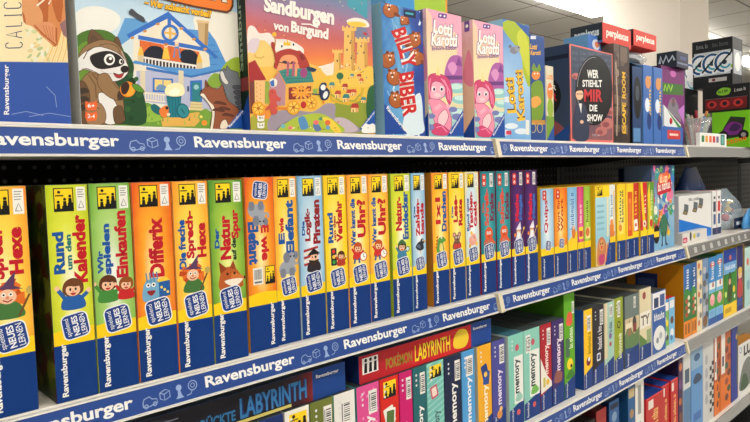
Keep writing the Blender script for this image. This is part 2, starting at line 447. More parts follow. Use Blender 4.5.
for z, nm, st in ((S1, 'top', 1), (S2, 'second', 1), (S3, 'third', 1), (S4, 'fourth', 1)):
    for i in range(3):
        if i < 2:
            lb = {'top': ('white shelf with blue name strip under the big raccoon and castle game covers', 'white shelf with blue name strip under the round-oval show game and pink games'),
                  'second': ('white shelf with blue name strip under the row of kids learning games', 'white shelf with blue name strip under the small mini games and the monster game'),
                  'third': ('white shelf with blue name strip under the memory games, mostly below the picture', 'white shelf with blue name strip under the yellow and olive game boxes'),
                  'fourth': ('lowest shelf of the left bay, below the picture', 'lowest shelf of the middle bay under the red game boxes')}[nm][i]
        else:
            lb = {'top': 'white shelf with plain pale price rail under the green toy car box', 'second': 'white shelf with grey ticketed price rail under the white boxes and blue bags',
                  'third': 'white shelf with plain grey price rail under the farm and forest game boxes', 'fourth': 'white shelf with dark grey price rail in the bottom right corner'}[nm]
        shelf(i, z, lb, i < 2, .423 if i == 0 else 1.192, nm == 'second')
for z in (S1, S2, S3, S4):
    tag(shelf(3, z, 'plain pale shelf continuing beyond the right picture edge', False), group='shelves beyond the right picture edge')
# ------------------------------------------------------------------ little printed figures (millimetres on a spine)
SKIN = (244, 196, 160)
def f_kid(P, x, z, s=1, hair=(112, 66, 34), shirt=(40, 96, 170), arm=True):
    P.blob([(x - 11 * s, z - 17 * s), (x - 8 * s, z - 4 * s), (x + 7 * s, z - 4 * s), (x + 11 * s, z - 17 * s)], shirt)
    P.line([(x - 8 * s, z - 6 * s), (x - 14 * s, z + 3 * s)], 4 * s, shirt); P.ell(x - 15 * s, z + 5 * s, 2.4 * s, SKIN)
    P.line([(x + 8 * s, z - 7 * s), (x + 14 * s, z - 2 * s)], 4 * s, shirt); P.ell(x + 15 * s, z, 2.4 * s, SKIN)
    P.blob([(x - 10 * s, z + 1 * s), (x - 8 * s, z + 10 * s), (x, z + 14 * s), (x + 9 * s, z + 10 * s), (x + 10 * s, z), (x + 4 * s, z - 4 * s), (x - 5 * s, z - 4 * s)], hair)
    P.ell(x, z + 2 * s, 7 * s, SKIN, 6.4 * s)
    P.blob([(x - 7 * s, z + 6 * s), (x, z + 10 * s), (x + 7 * s, z + 6 * s), (x + 2 * s, z + 5 * s), (x - 2 * s, z + 6 * s)], hair)
    for d in (-2.6, 2.6): P.ell(x + d * s, z + 2.6 * s, 1.1 * s, (30, 26, 24), 1.6 * s, n=8)
    P.ell(x, z + .4 * s, 1 * s, (230, 150, 120), n=8); P.blob([(x - 3 * s, z - 1.4 * s), (x, z - 1 * s), (x + 3 * s, z - 1.4 * s), (x, z - 3.6 * s)], (190, 40, 40))
def f_witch(P, x, z, s=1):
    for a in range(0, 360, 24):
        r = 15 + 3 * math.sin(a * 7); P.line([(x, z), (x + r * s * math.cos(math.radians(a)), z + r * s * math.sin(math.radians(a)))], 6 * s, (196, 72, 24) if a % 48 else (226, 110, 36))
    P.blob([(x - 12 * s, z - 20 * s), (x - 7 * s, z - 6 * s), (x + 8 * s, z - 6 * s), (x + 14 * s, z - 20 * s)], (70, 120, 60))
    P.poly([(x - 13 * s, z + 8 * s), (x - 4 * s, z + 10 * s), (x + 8 * s, z + 24 * s), (x + 6 * s, z + 10 * s), (x + 14 * s, z + 6 * s)], (92, 62, 100))
    P.ell(x, z, 8 * s, SKIN, 7 * s)
    for d in (-3, 3): P.ell(x + d * s, z + 2 * s, 2 * s, WHITE, n=10); P.ell(x + d * s, z + 2 * s, 1 * s, BLACK, n=8)
    P.ell(x, z - 1 * s, 1.6 * s, (226, 140, 110), n=8); P.line([(x - 4 * s, z - 3 * s), (x, z - 5 * s), (x + 4 * s, z - 3 * s)], 1.2 * s, (160, 40, 30))
    P.line([(x + 9 * s, z - 20 * s), (x + 20 * s, z + 2 * s)], 2 * s, (110, 74, 40)); P.ell(x + 20 * s, z + 4 * s, 4 * s, (196, 168, 90))
def f_monster(P, x, z, s=1):
    P.blob([(x - 14 * s, z - 16 * s), (x - 13 * s, z + 2 * s), (x - 5 * s, z + 8 * s), (x + 3 * s, z + 6 * s), (x + 5 * s, z - 16 * s)], (116, 172, 206))
    for d in (-9, -5, -1, 3): P.line([(x + d * s, z + 4 * s), (x + (d - 1) * s, z + 15 * s)], 1.6 * s, (86, 140, 180))
    for d in (-8, -2): P.ell(x + d * s, z + 1 * s, 2.6 * s, WHITE, n=10); P.ell(x + d * s, z + 1 * s, 1.2 * s, BLACK, n=8)
    P.poly([(x + 4 * s, z - 15 * s), (x + 17 * s, z - 13 * s), (x + 17 * s, z + 4 * s), (x + 4 * s, z + 3 * s)], (34, 92, 164))
    P.poly([(x + 4 * s, z + 3 * s), (x + 17 * s, z + 4 * s), (x + 13 * s, z + 8 * s), (x + 1 * s, z + 6 * s)], (250, 206, 60))
    for d in (0, 1, 2): P.ell(x + (7 + 3.5 * d) * s, z - (3 + 3 * d) * s, 1.6 * s, (250, 220, 90), n=8)
    P.blob([(x - 10 * s, z - 6 * s), (x - 5 * s, z - 5 * s), (x, z - 6 * s), (x - 5 * s, z - 11 * s)], (150, 36, 40))
def f_fox(P, x, z, s=1):
    P.blob([(x - 16 * s, z - 18 * s), (x - 15 * s, z + 2 * s), (x - 6 * s, z + 10 * s), (x + 8 * s, z + 6 * s), (x + 16 * s, z - 8 * s), (x + 15 * s, z - 18 * s)], (186, 92, 40))
    P.poly([(x - 15 * s, z + 2 * s), (x - 17 * s, z + 18 * s), (x - 5 * s, z + 8 * s)], (150, 66, 28)); P.poly([(x - 2 * s, z + 8 * s), (x + 4 * s, z + 18 * s), (x + 8 * s, z + 5 * s)], (150, 66, 28))
    P.blob([(x + 2 * s, z + 2 * s), (x + 20 * s, z - 5 * s), (x + 18 * s, z - 9 * s), (x + 2 * s, z - 8 * s)], (210, 120, 56))
    P.blob([(x - 10 * s, z - 8 * s), (x + 4 * s, z - 6 * s), (x + 17 * s, z - 8 * s), (x + 4 * s, z - 16 * s)], (246, 232, 214))
    P.ell(x + 20 * s, z - 6 * s, 2 * s, BLACK, n=8)
    for d in (-5, 5): P.ell(x + d * s, z + 1 * s, 1.8 * s, (60, 34, 16), n=8)
def f_elephant(P, x, z, s=1, up=1):
    g, dk = (158, 164, 176), (124, 130, 146)
    u = up
    P.blob([(x - 14 * s, z - 14 * s * u), (x - 15 * s, z - 2 * s * u), (x - 6 * s, z + 4 * s * u), (x + 7 * s, z + 3 * s * u), (x + 12 * s, z - 6 * s * u), (x + 11 * s, z - 15 * s * u)], g)
    for d in (-10, 6): P.blob([(x + d * s - 4 * s, z - 19 * s * u), (x + d * s - 4 * s, z - 8 * s * u), (x + d * s + 4 * s, z - 8 * s * u), (x + d * s + 4 * s, z - 19 * s * u)], dk)
    P.ell(x + 6 * s, z + 8 * s * u, 8 * s, g); P.ell(x - 3 * s, z + 9 * s * u, 6 * s, dk, 8 * s); P.ell(x + 14 * s, z + 11 * s * u, 4 * s, dk, 6 * s)
    P.line([(x + 8 * s, z + 5 * s * u), (x + 13 * s, z - 2 * s * u), (x + 18 * s, z - 1 * s * u), (x + 19 * s, z + 5 * s * u)], 4 * s, g)
    for d in (4, 10): P.ell(x + d * s, z + 10 * s * u, 1.5 * s, BLACK, n=8)
    P.line([(x + 4 * s, z + 15 * s * u), (x + 8 * s, z + 19 * s * u)], 1.4 * s, dk)
def f_pirate(P, x, z, s=1):
    for i in range(5): P.line([(x - 16 * s, z + (12 - 5 * i) * s), (x + 10 * s, z + (16 - 5 * i) * s)], 3.4 * s, (176, 44, 40) if i % 2 == 0 else (238, 226, 206))
    P.blob([(x - 10 * s, z - 18 * s), (x - 6 * s, z - 4 * s), (x + 10 * s, z - 4 * s), (x + 13 * s, z - 18 * s)], (44, 36, 44))
    P.ell(x + 2 * s, z + 1 * s, 7 * s, SKIN, 6 * s); P.blob([(x - 8 * s, z - 2 * s), (x + 2 * s, z - 3 * s), (x + 11 * s, z - 2 * s), (x + 2 * s, z - 11 * s)], (60, 40, 30))
    P.poly([(x - 10 * s, z + 5 * s), (x + 2 * s, z + 15 * s), (x + 14 * s, z + 6 * s)], (24, 22, 28)); P.ell(x + 5 * s, z + 2 * s, 2 * s, BLACK, n=8); P.ell(x - 1 * s, z + 2 * s, 1.2 * s, BLACK, n=8)
def f_signal(P, x, z, s=1):
    P.poly(rrect(x - 7 * s, z - 2 * s, 11 * s, 26 * s, 2 * s), (40, 44, 46))
    for i, c in enumerate(((216, 50, 40), (250, 200, 50), (60, 160, 70))): P.ell(x - 7 * s, z + (6 - 8 * i) * s, 3 * s, c, n=12)
    f_kid(P, x + 7 * s, z - 4 * s, .7 * s, (90, 50, 24), (186, 60, 40))
def f_clock(P, x, z, s=1):
    f_kid(P, x - 4 * s, z + 4 * s, .9 * s, (198, 80, 26), (210, 50, 44))
    P.ell(x + 8 * s, z - 8 * s, 8 * s, (210, 60, 50)); P.ell(x + 8 * s, z - 8 * s, 6.4 * s, WHITE); P.line([(x + 8 * s, z - 3 * s), (x + 8 * s, z - 8 * s), (x + 12 * s, z - 9 * s)], 1 * s, BLACK)
    P.line([(x - 10 * s, z - 10 * s), (x - 12 * s, z - 18 * s)], 4 * s, (60, 90, 150)); P.line([(x - 2 * s, z - 10 * s), (x - 1 * s, z - 18 * s)], 4 * s, (60, 90, 150))
def f_explorer(P, x, z, s=1):
    f_kid(P, x, z, s, (70, 44, 26), (60, 130, 170)); P.blob([(x - 11 * s, z + 7 * s), (x, z + 16 * s), (x + 11 * s, z + 7 * s), (x, z + 8 * s)], (60, 110, 60))
    P.ell(x + 14 * s, z - 2 * s, 5 * s, (50, 60, 70)); P.ell(x + 14 * s, z - 2 * s, 3.6 * s, (200, 226, 236))
def f_bird(P, x, z, s=1, c=(40, 44, 56)):
    P.blob([(x - 14 * s, z - 4 * s), (x - 4 * s, z + 6 * s), (x + 6 * s, z + 4 * s), (x + 10 * s, z - 8 * s), (x - 2 * s, z - 12 * s)], c); P.ell(x + 6 * s, z + 6 * s, 6 * s, c)
    P.poly([(x + 11 * s, z + 8 * s), (x + 19 * s, z + 5 * s), (x + 11 * s, z + 3 * s)], (240, 170, 40)); P.ell(x + 8 * s, z + 8 * s, 2 * s, WHITE, n=10); P.ell(x + 8 * s, z + 8 * s, 1 * s, BLACK, n=8)
    P.line([(x, z - 11 * s), (x, z - 18 * s)], 1.4 * s, (230, 150, 40)); P.blob([(x - 12 * s, z - 2 * s), (x - 2 * s, z + 1 * s), (x, z - 8 * s)], (90, 100, 120))
def f_dragon(P, x, z, s=1, c=(96, 160, 70)):
    P.blob([(x - 12 * s, z - 18 * s), (x - 10 * s, z + 1 * s), (x - 2 * s, z + 9 * s), (x + 8 * s, z + 8 * s), (x + 14 * s, z + 1 * s), (x + 6 * s, z - 3 * s), (x + 8 * s, z - 18 * s)], c)
    P.blob([(x - 4 * s, z - 17 * s), (x - 3 * s, z - 4 * s), (x + 4 * s, z - 4 * s), (x + 5 * s, z - 17 * s)], (236, 220, 130))
    for i in range(4): P.poly([(x - (12 - i) * s, z + (-12 + 6 * i) * s), (x - (17 - i) * s, z + (-9 + 6 * i) * s), (x - (10 - i) * s, z + (-6 + 6 * i) * s)], (210, 90, 40))
    P.ell(x + 2 * s, z + 8 * s, 2.6 * s, WHITE, n=10); P.ell(x + 3 * s, z + 8 * s, 1.2 * s, BLACK, n=8)
def f_rat(P, x, z, s=1):
    P.blob([(x - 13 * s, z - 17 * s), (x - 8 * s, z - 2 * s), (x + 6 * s, z - 2 * s), (x + 10 * s, z - 17 * s)], (110, 78, 60))
    P.ell(x, z + 2 * s, 9 * s, (134, 98, 76), 7 * s)
    for d in (-8, 7): P.ell(x + d * s, z + 9 * s, 5 * s, (134, 98, 76)); P.ell(x + d * s, z + 9 * s, 3 * s, (220, 160, 150))
    for d in (-3, 4): P.ell(x + d * s, z + 4 * s, 2 * s, WHITE, n=10); P.ell(x + d * s, z + 4 * s, 1 * s, BLACK, n=8)
    P.ell(x + 1 * s, z - 1 * s, 2 * s, (60, 30, 30), n=8); P.poly([(x - 10 * s, z - 8 * s), (x + 12 * s, z - 8 * s), (x + 12 * s, z - 17 * s), (x - 10 * s, z - 17 * s)], (196, 60, 50))
def f_octopus(P, x, z, s=1, c=(226, 88, 40)):
    for i in range(7): P.line([(x + (i - 3) * 2 * s, z - 4 * s), (x + (i - 3) * 5 * s, z - 14 * s), (x + (i - 3) * 6 * s + 3 * s, z - 19 * s)], 3.4 * s, c)
    P.blob([(x - 12 * s, z - 4 * s), (x - 11 * s, z + 10 * s), (x, z + 16 * s), (x + 11 * s, z + 10 * s), (x + 12 * s, z - 4 * s), (x, z - 9 * s)], c)
    for d in (-4, 4): P.ell(x + d * s, z + 4 * s, 3.4 * s, WHITE, n=12); P.ell(x + d * s, z + 4 * s, 1.6 * s, BLACK, n=8)
    P.line([(x - 4 * s, z - 2 * s), (x, z - 4 * s), (x + 4 * s, z - 2 * s)], 1.2 * s, (120, 30, 20))
def f_wizard(P, x, z, s=1):
    P.poly([(x - 13 * s, z - 18 * s), (x - 4 * s, z + 1 * s), (x + 6 * s, z + 1 * s), (x + 12 * s, z - 18 * s)], (226, 226, 240)); P.ell(x, z + 3 * s, 7 * s, SKIN, 6 * s)
    P.poly([(x - 9 * s, z + 7 * s), (x + 6 * s, z + 22 * s), (x + 9 * s, z + 6 * s)], (238, 236, 246)); P.blob([(x - 6 * s, z), (x + 6 * s, z), (x, z - 12 * s)], WHITE)
    for d in (-3, 3): P.ell(x + d * s, z + 4 * s, 1.2 * s, BLACK, n=8)
    P.line([(x + 8 * s, z - 8 * s), (x + 18 * s, z + 6 * s)], 1.6 * s, (240, 200, 80)); P.ell(x + 19 * s, z + 8 * s, 3 * s, (252, 224, 90)); P.ell(x - 12 * s, z - 4 * s, 4 * s, (240, 140, 60))
def f_pig(P, x, z, s=1):
    P.ell(x, z - 4 * s, 13 * s, (238, 168, 150), 11 * s); P.ell(x + 3 * s, z + 2 * s, 8 * s, (246, 186, 168)); P.ell(x + 5 * s, z, 3.4 * s, (226, 140, 130), 2.6 * s)
    for d in (0, 6): P.ell(x + d * s, z + 4 * s, 1.2 * s, BLACK, n=8)
    P.ell(x - 4 * s, z + 11 * s, 4 * s, (250, 200, 70)); P.ell(x + 12 * s, z - 12 * s, 4 * s, (250, 200, 70)); P.ell(x - 10 * s, z - 15 * s, 4 * s, (220, 170, 50))
def f_blobs(P, x, z, s=1, cols=((220, 60, 50), (60, 130, 190), (250, 200, 60), (90, 170, 90))):
    rnd = random.Random(int(x * 31 + z * 17 + len(cols)))
    for i in range(9): P.ell(x + rnd.uniform(-13, 13) * s, z + rnd.uniform(-16, 14) * s, rnd.uniform(2.5, 6) * s, cols[i % len(cols)], n=10)
# ------------------------------------------------------------------ printed fittings that recur
def pictos(P, x0, z0, x1, z1, frame=True):            # yellow panel with black figures on steps
    w, h = x1 - x0, z1 - z0
    if frame: P.rect(x0 - 1.2, z0 - 1.2, x1 + 1.2, z1 + 1.2, (26, 24, 20))
    P.rect(x0, z0, x1, z1, YEL)
    P.poly([(x0, z0), (x1, z0), (x1, z0 + .36 * h), (x0 + .72 * w, z0 + .36 * h), (x0 + .72 * w, z0 + .22 * h), (x0 + .4 * w, z0 + .22 * h), (x0 + .4 * w, z0 + .1 * h), (x0, z0 + .1 * h)], BLACK)
    for a, b in ((.2, .1), (.56, .22), (.86, .36)):
        X, Z = x0 + a * w, z0 + b * h; q = .105 * w
        P.poly([(X - q, Z), (X - q * .8, Z + .22 * h), (X + q * .8, Z + .22 * h), (X + q, Z)], BLACK); P.ell(X, Z + .3 * h, q * .85, BLACK, n=10)
    P.rect(x0 + .05 * w, z0 + .66 * h, x0 + .5 * w, z0 + .72 * h, BLACK); P.ell(x0 + .25 * w, z0 + .85 * h, .09 * w, BLACK, n=10)
def sticker(P, x0, z0, x1, z1, horiz=False, lines=9):   # white barcode label
    P.rect(x0, z0, x1, z1, (238, 236, 230)); rnd = random.Random(int(x0 * 7 + z1 * 3))
    w, h = x1 - x0, z1 - z0
    if horiz:
        for i in range(lines): P.rect(x0 + w * (.1 + .8 * i / lines), z0 + .3 * h, x0 + w * (.1 + .8 * (i + rnd.uniform(.25, .7)) / lines), z0 + .9 * h, (40, 40, 44))
        P.rect(x0 + .12 * w, z0 + .08 * h, x0 + .86 * w, z0 + .2 * h, (120, 120, 122))
    else:
        for i in range(lines): P.rect(x0 + .3 * w, z0 + h * (.1 + .8 * i / lines), x0 + .9 * w, z0 + h * (.1 + .8 * (i + rnd.uniform(.25, .7)) / lines), (60, 60, 64))
        P.rect(x0 + .08 * w, z0 + .12 * h, x0 + .2 * w, z0 + .86 * h, (130, 130, 132))
def stamp_note(P, x0, z0, x1, z1):                     # small pale sticker: grey lines above a triangle
    P.rect(x0, z0, x1, z1, (240, 238, 230)); w, h = x1 - x0, z1 - z0
    for i in range(4): P.rect(x0 + .14 * w, z1 - (.14 + .1 * i) * h, x0 + (.84 - .12 * (i % 2)) * w, z1 - (.1 + .1 * i) * h, (150, 150, 146))
    P.line([(x0 + .2 * w, z0 + .12 * h), (x0 + .5 * w, z0 + .42 * h), (x0 + .8 * w, z0 + .12 * h), (x0 + .2 * w, z0 + .12 * h)], .09 * w, (120, 120, 118))
def badge(P, x, z, s, rot=-8):                         # dark blue rounded stamp with its three words, reading upward
    P.poly(rrect(x, z, 31 * s, 31 * s, 7 * s, rot), (238, 240, 244)); P.poly(rrect(x, z, 28.4 * s, 28.4 * s, 6 * s, rot), (20, 62, 138))
    c, n = math.cos(math.radians(rot)), math.sin(math.radians(rot))
    R = lambda a, b: (x + (a * c - b * n) * s, z + (a * n + b * c) * s)
    for t, u0, u1, v0, v1, b in (('spielend', -12, -5, -11, 11, 0), ('NEUES', -3.6, 3.4, -12, 12, .03), ('LERNEN', 5.4, 11.6, -12, 12, .01)):
        P.text(t, R(u1, v0), R(u1, v1), R(u0, v0), (240, 242, 246), b)
def learn(x0, x1, label, ground, titles, fig, h=.271, zb=None, group=None, flip=False, side=None, pic=True, y=None, band=None, rz=0, cat='board game', deep=(0, 54, 126), badge_on=True, extras=None):
    """upright kids game seen on its narrow side: blue foot, yellow stripe, stamp, picture, title lines"""
    b = Box(x0, x1, S2 if zb is None else zb, h, .19, y, deep, side or (216, 190, 40))
    k = b.w / .055; w = b.w * 1000; H = h * 1000; q = H / 271
    P = b.pen()
    if isinstance(ground, list): ground = G(ground, 'r', .5, .55, .25, 30)
    P.rect(0, 71 * q, w, H, (252, 212, 20)); P.poly([(0, 88 * q), (w * .5, 92 * q), (w, 90 * q), (w, H), (0, H)], ground)
    P.rect(w - 1.3, 94 * q, w, H, side if isinstance(side, tuple) else (224, 204, 40))
    if pic: pictos(b.pen(b.part('info_panel')), 11 * k, 238 * q, 34 * k, 265 * q); stamp_note(b.pen(b.part('test_seal_sticker')), 39 * k, 237 * q, 51 * k, 267 * q)
    T = b.part('title_lettering')
    for t, c, a0, a1, z0, z1 in titles:
        Pn = b.pen(T); a0, a1 = (a0 + a1) / 2 - (a1 - a0) * .56, (a0 + a1) / 2 + (a1 - a0) * .56; z0 -= 0 if flip else 6
        if flip: Pn.down(t, a0 * k, a1 * k, z0 * q, z1 * q, c, .05)
        else: Pn.up(t, a0 * k, a1 * k, z0 * q, z1 * q, c, .05)
    if fig:
        Pf = b.pen(b.part('picture_print')); zc = 212 * q if flip else 132 * q; xc = 27 * k
        t0 = Pf.to; Pf.to = lambda x, y: t0(xc + (x - xc) * 1.16, zc + (y - zc) * 1.16); fig(Pf)
    if badge_on: badge(b.pen(b.part('stamp')), 29 * k, (93 if not flip else 250) * q, min(k, 1.0) * (1.16 if not flip else .95), 9 if not flip else -8)
    L = b.pen(b.part('brand_lettering'))
    if flip: L.up('Ravensburger', 39 * k, 49 * k, 6 * q, 73 * q, WHITE, .035)
    else: L.up('Ravensburger', 7 * k, 17.5 * k, 6 * q, 73 * q, WHITE, .035)
    if extras: extras(b)
    return b.done('board_game', label, cat, group, rz)
# ------------------------------------------------------------------ second level, left bay: the learning games in a row
YO = [(0, (255, 246, 190)), (.28, (255, 218, 80)), (.62, (246, 150, 36))]
LG = [(0, (250, 250, 214)), (.28, (226, 230, 70)), (.6, (190, 206, 24))]
GG = [(0, (246, 248, 236)), (.3, (176, 214, 120)), (.6, (120, 180, 60))]
OR = [(0, (255, 240, 170)), (.28, (252, 170, 44)), (.6, (234, 92, 22))]
GR = [(0, (240, 240, 150)), (.3, (160, 200, 70)), (.62, (70, 140, 40))]
LB = [(0, (236, 244, 248)), (.35, (176, 210, 232)), (.62, (120, 176, 216))]
YY = [(0, (255, 240, 150)), (.4, (254, 216, 40)), (.7, (248, 190, 20))]
PB = [(0, (240, 246, 246)), (.35, (206, 226, 236)), (.62, (236, 214, 120))]
RD = (196, 24, 40); DB = (20, 84, 164); GN = (40, 130, 60)
learn(.1555, .2085, 'yellow orange game with red title and wild haired witch, standing alone at the left edge', YO,
      [('Sprech-', RD, 12, 29, 168, 226), ('Hexe', RD, 32, 46, 172, 222)], lambda P: f_witch(P, 26, 138, 1.05), side=(214, 206, 60), y=.8165, h=.268)
learn(.2283, .2775, 'lime game with waving brown haired kid, first box right of the dark gap', LG,
      [('Rund', DB, 6, 19, 166, 212), ('um den', (40, 120, 120), 22, 29, 170, 208), ('Kalender', RD, 32, 48, 152, 232)], lambda P: f_kid(P, 25, 134, 1.05),
      side=BUSY([(52, 70, 20), (34, 44, 16), (70, 20, 18), (96, 100, 30)], 50), y=.8165, h=.268)
learn(.2790, .3308, 'pale green game with red title and kid in a red shirt', GG,
      [('Wir', DB, 6, 13, 160, 184), ('spielen', DB, 14, 26, 158, 218), ('Einkaufen', RD, 31, 46, 152, 234)], lambda P: (f_kid(P, 18, 134, .95, (96, 52, 26), (70, 140, 60)), f_kid(P, 38, 132, .8, (150, 80, 30), (200, 40, 40))), side=(190, 214, 90), y=.8165, h=.268)
learn(.3326, .3872, 'deep orange game with one red title word and shaggy blue monster', OR,
      [('Differix', RD, 20, 39, 146, 222)], lambda P: f_monster(P, 26, 128, 1.05), side=(238, 140, 40), y=.8165, h=.268)
learn(.3888, .4425, 'yellow orange game with wild haired witch, between the monster and fox games', YO,
      [('Die freche', DB, 6, 16, 152, 216), ('Sprech-', RD, 18, 32, 166, 228), ('Hexe', RD, 35, 48, 166, 210)], lambda P: f_witch(P, 25, 134, 1), side=(246, 170, 50), y=.8165, h=.268)
learn(.4440, .4998, 'green game with a red fox picture', GR,
      [('Der', DB, 6, 13, 176, 200), ('Natur', RD, 15, 31, 158, 218), ('auf der', (20, 60, 40), 33, 40, 156, 186), ('Spur', RD, 34, 48, 188, 226)], lambda P: f_fox(P, 30, 128, 1), side=(150, 180, 60), y=.8165, h=.268)
def flipx(b):
    sticker(b.pen(b.part('barcode_sticker')), 9, 104, 27, 130, True); pictos(b.pen(b.part('info_panel')), 32, 104, 48, 130)
learn(.5085, .5610, 'orange elephant game with upside down print, blue stamp at its very top', OR,
      [('Elefant', DB, 4, 22, 136, 202), ('E wie', RED, 28, 42, 140, 196)], lambda P: f_elephant(P, 22, 212, .9, -1), flip=True, pic=False, extras=flipx, side=(240, 150, 50), y=YB - .004)
learn(.563, .6085, 'yellow elephant game with upright print beside the upside down one', YO,
      [('E', DB, 9, 22, 168, 180), ('wie', RED, 11, 21, 186, 204), ('Elefant', DB, 26, 44, 150, 232)], lambda P: f_elephant(P, 24, 130, .95), side=(250, 200, 60))
learn(.611, .6625, 'light blue game with striped pirate sail picture', LB,
      [('Die', DB, 6, 12, 178, 196), ('Logik-', (150, 30, 36), 13, 27, 168, 216), ('Piraten', (150, 30, 36), 31, 46, 162, 230)], lambda P: f_pirate(P, 26, 132, 1), side=(170, 206, 230))
learn(.6645, .7145, 'yellow game with traffic light picture', YY,
      [('Rund', DB, 8, 20, 160, 206), ('um den', (180, 60, 40), 21, 27, 164, 200), ('Verkehr', RD, 29, 43, 160, 226)], lambda P: f_signal(P, 26, 132, 1), side=(246, 206, 40))
uhr = learn(.7165, .7675, 'yellow clock game with red title and clock boy, left one of the two alike', YO,
      [('Wer kennt die', DB, 8, 19, 150, 228), ('Uhr?', RD, 25, 45, 164, 226)], lambda P: f_clock(P, 26, 132, .95), side=(248, 190, 40), group='two alike clock games')
dup(uhr, (.7695, YB + .002, S2 + .0004), 'yellow clock game with red title and clock boy, right one of the two alike')
learn(.8255, .879, 'yellow green game with red title and small explorer in a hat, second level', LG,
      [('Natur-', RD, 12, 28, 168, 226), ('Entdecker', DB, 31, 46, 150, 236)], lambda P: f_explorer(P, 26, 128, .95), side=(150, 180, 40))
learn(.881, .921, 'light blue narrow game with red title and black bird', LB,
      [('Die', DB, 8, 14, 190, 206), ('Zahlen-', RD, 16, 30, 152, 220), ('bande', RD, 34, 47, 156, 212)], lambda P: f_bird(P, 22, 130, .85), side=(150, 190, 220))
learn(.9405, .991, 'orange yellow game with red numbers, blue title and green dragon, after a narrow gap', [(0, (255, 240, 150)), (.35, (254, 190, 40)), (.62, (246, 140, 30))],
      [('1x1', RD, 12, 27, 172, 220), ('Drachen', DB, 32, 47, 156, 232)], lambda P: f_dragon(P, 25, 130, .95), side=(190, 120, 30))
learn(.9935, 1.0445, 'yellow game with red title and brown rat picture', YY,
      [('Die', DB, 8, 14, 182, 200), ('Lese-', RD, 15, 29, 172, 222), ('Ratte', RD, 33, 46, 164, 214)], lambda P: f_rat(P, 24, 130, .95), side=(226, 190, 50))
learn(1.0465, 1.0945, 'pale blue and yellow game with red title and pink piggy picture', PB,
      [('Rund ums', DB, 6, 14, 150, 214), ('Taschen-', RD, 16, 29, 152, 228), ('Geld', RD, 33, 45, 158, 206)], lambda P: f_pig(P, 24, 128, .9), side=(220, 206, 120))
TEAL = [(0, (70, 176, 178)), (.4, (24, 136, 146)), (.7, (14, 104, 118))]
VIO = [(0, (110, 60, 130)), (.35, (72, 32, 100)), (.65, (42, 16, 70))]
def redcap(b):
    P = b.pen(b.part('age_panel')); P.poly(rrect(14, 251, 14, 27, 3), (216, 60, 40))
    for z in (244, 257): P.ell(14, z, 3.6, WHITE, n=10); P.ell(14, z, 1.6, (216, 60, 40), n=8)
    sticker(b.pen(b.part('barcode_sticker')), 34, 236, 46, 266)
kr = learn(1.1, 1.1545, 'teal game with orange octopus, left one of the two alike', TEAL,
      [('Die', (220, 60, 40), 6, 13, 186, 202), ('Schreib-', (226, 70, 40), 15, 29, 156, 232), ('Krake', (120, 30, 70), 34, 48, 166, 222)], lambda P: f_octopus(P, 28, 130, .95), side=(150, 26, 40), pic=False, extras=redcap, group='two alike octopus games')
dup(kr, (1.1565, YB - .001, S2 + .0004), 'teal game with orange octopus, right one of the two alike')
mt = learn(1.216, 1.2705, 'dark purple game with red title and white wizard, left one of the two alike', VIO,
      [('Mathe', (214, 30, 60), 16, 30, 158, 216), ('Magie', (60, 110, 190), 33, 46, 160, 214)], lambda P: f_wizard(P, 28, 126, 1), side=(150, 26, 40), pic=False, extras=redcap, group='two alike wizard games')
dup(mt, (1.2735, YB + .001, S2 + .0004), 'dark purple game with red title and white wizard, right one of the two alike')
# ------------------------------------------------------------------ top level: the big covers
def xz(u, v, Y=None): return on_y(u, v, YB if Y is None else Y)
def topbox(uL, uR, vref, top_uv, Y, depth, front, left=None, h=None, zb=None, **kw):
    x0 = on_y(uL, vref, Y)[0]; x1 = on_y(uR, vref, Y)[0]; zb = S1 if zb is None else zb
    if h is None: h = on_y(top_uv[0], top_uv[1], Y)[1] - zb
    return Box(x0, x1, zb, h, depth, Y, front, left, **kw)
def corner_logo(P, pts, a, b, c, col=(24, 84, 170)):   # blue corner with the slanted name
    P.poly(pts, col); P.text('Ravensburger', a, b, c, WHITE, .02)
# orange cat box, lying on its long side
b = Box(.03, .270, S1, .30, .07, .836, (236, 222, 184), (44, 56, 110), right=(226, 222, 212))
P = b.trace(0, 0, 6.8125); p2 = b.trace(0, 0, 3.4625)
P.poly([(-800, -1500), (600, -1500), (600, 420), (-800, 420)], G([(0, (240, 230, 196)), (1, (246, 226, 176))], 'h', noise=.4, nscale=14))
cat = b.part('picture_print', 'orange ginger cat on pale leafy ground')
Q = P.on(cat)
for i in range(34):
    rnd = random.Random(i); Q.ell(rnd.uniform(180, 340), rnd.uniform(180, 420), rnd.uniform(10, 26), rnd.choice([(214, 216, 160), (236, 232, 204), (190, 198, 140), (228, 208, 150), (244, 240, 224)]), rnd.uniform(8, 16), rnd.uniform(0, 180), 9)
for i in range(16): Q.line([(300 + i * 18, 420), (340 + i * 16, 330), (400 + i * 9, 180)], 6, (236, 186, 92) if i % 2 else (246, 214, 140))
Q.poly([(200, 60), (470, -60), (470, 170), (420, 200), (390, 310), (340, 290), (215, 178)], (214, 140, 84))
FUR = BUSY([(196, 112, 58), (206, 124, 66), (214, 138, 80), (186, 100, 50), (222, 156, 104)], 70, (1, 1, .35))
Q.blob([(150, 90), (190, -500), (430, -520), (440, -60), (425, 60), (415, 150), (385, 312), (330, 285), (225, 185)], FUR)
Q.blob([(240, 170), (330, 150), (378, 190), (384, 300), (330, 280)], (220, 150, 104))
Q.line([(232, 172), (300, 240), (382, 308)], 10, (176, 92, 44)); Q.line([(384, 190), (386, 300)], 8, (170, 88, 44))
for i in range(5): Q.line([(290 + i * 22, 170 + i * 4), (322 + i * 14, 260 + i * 6)], 5, (200, 116, 66))
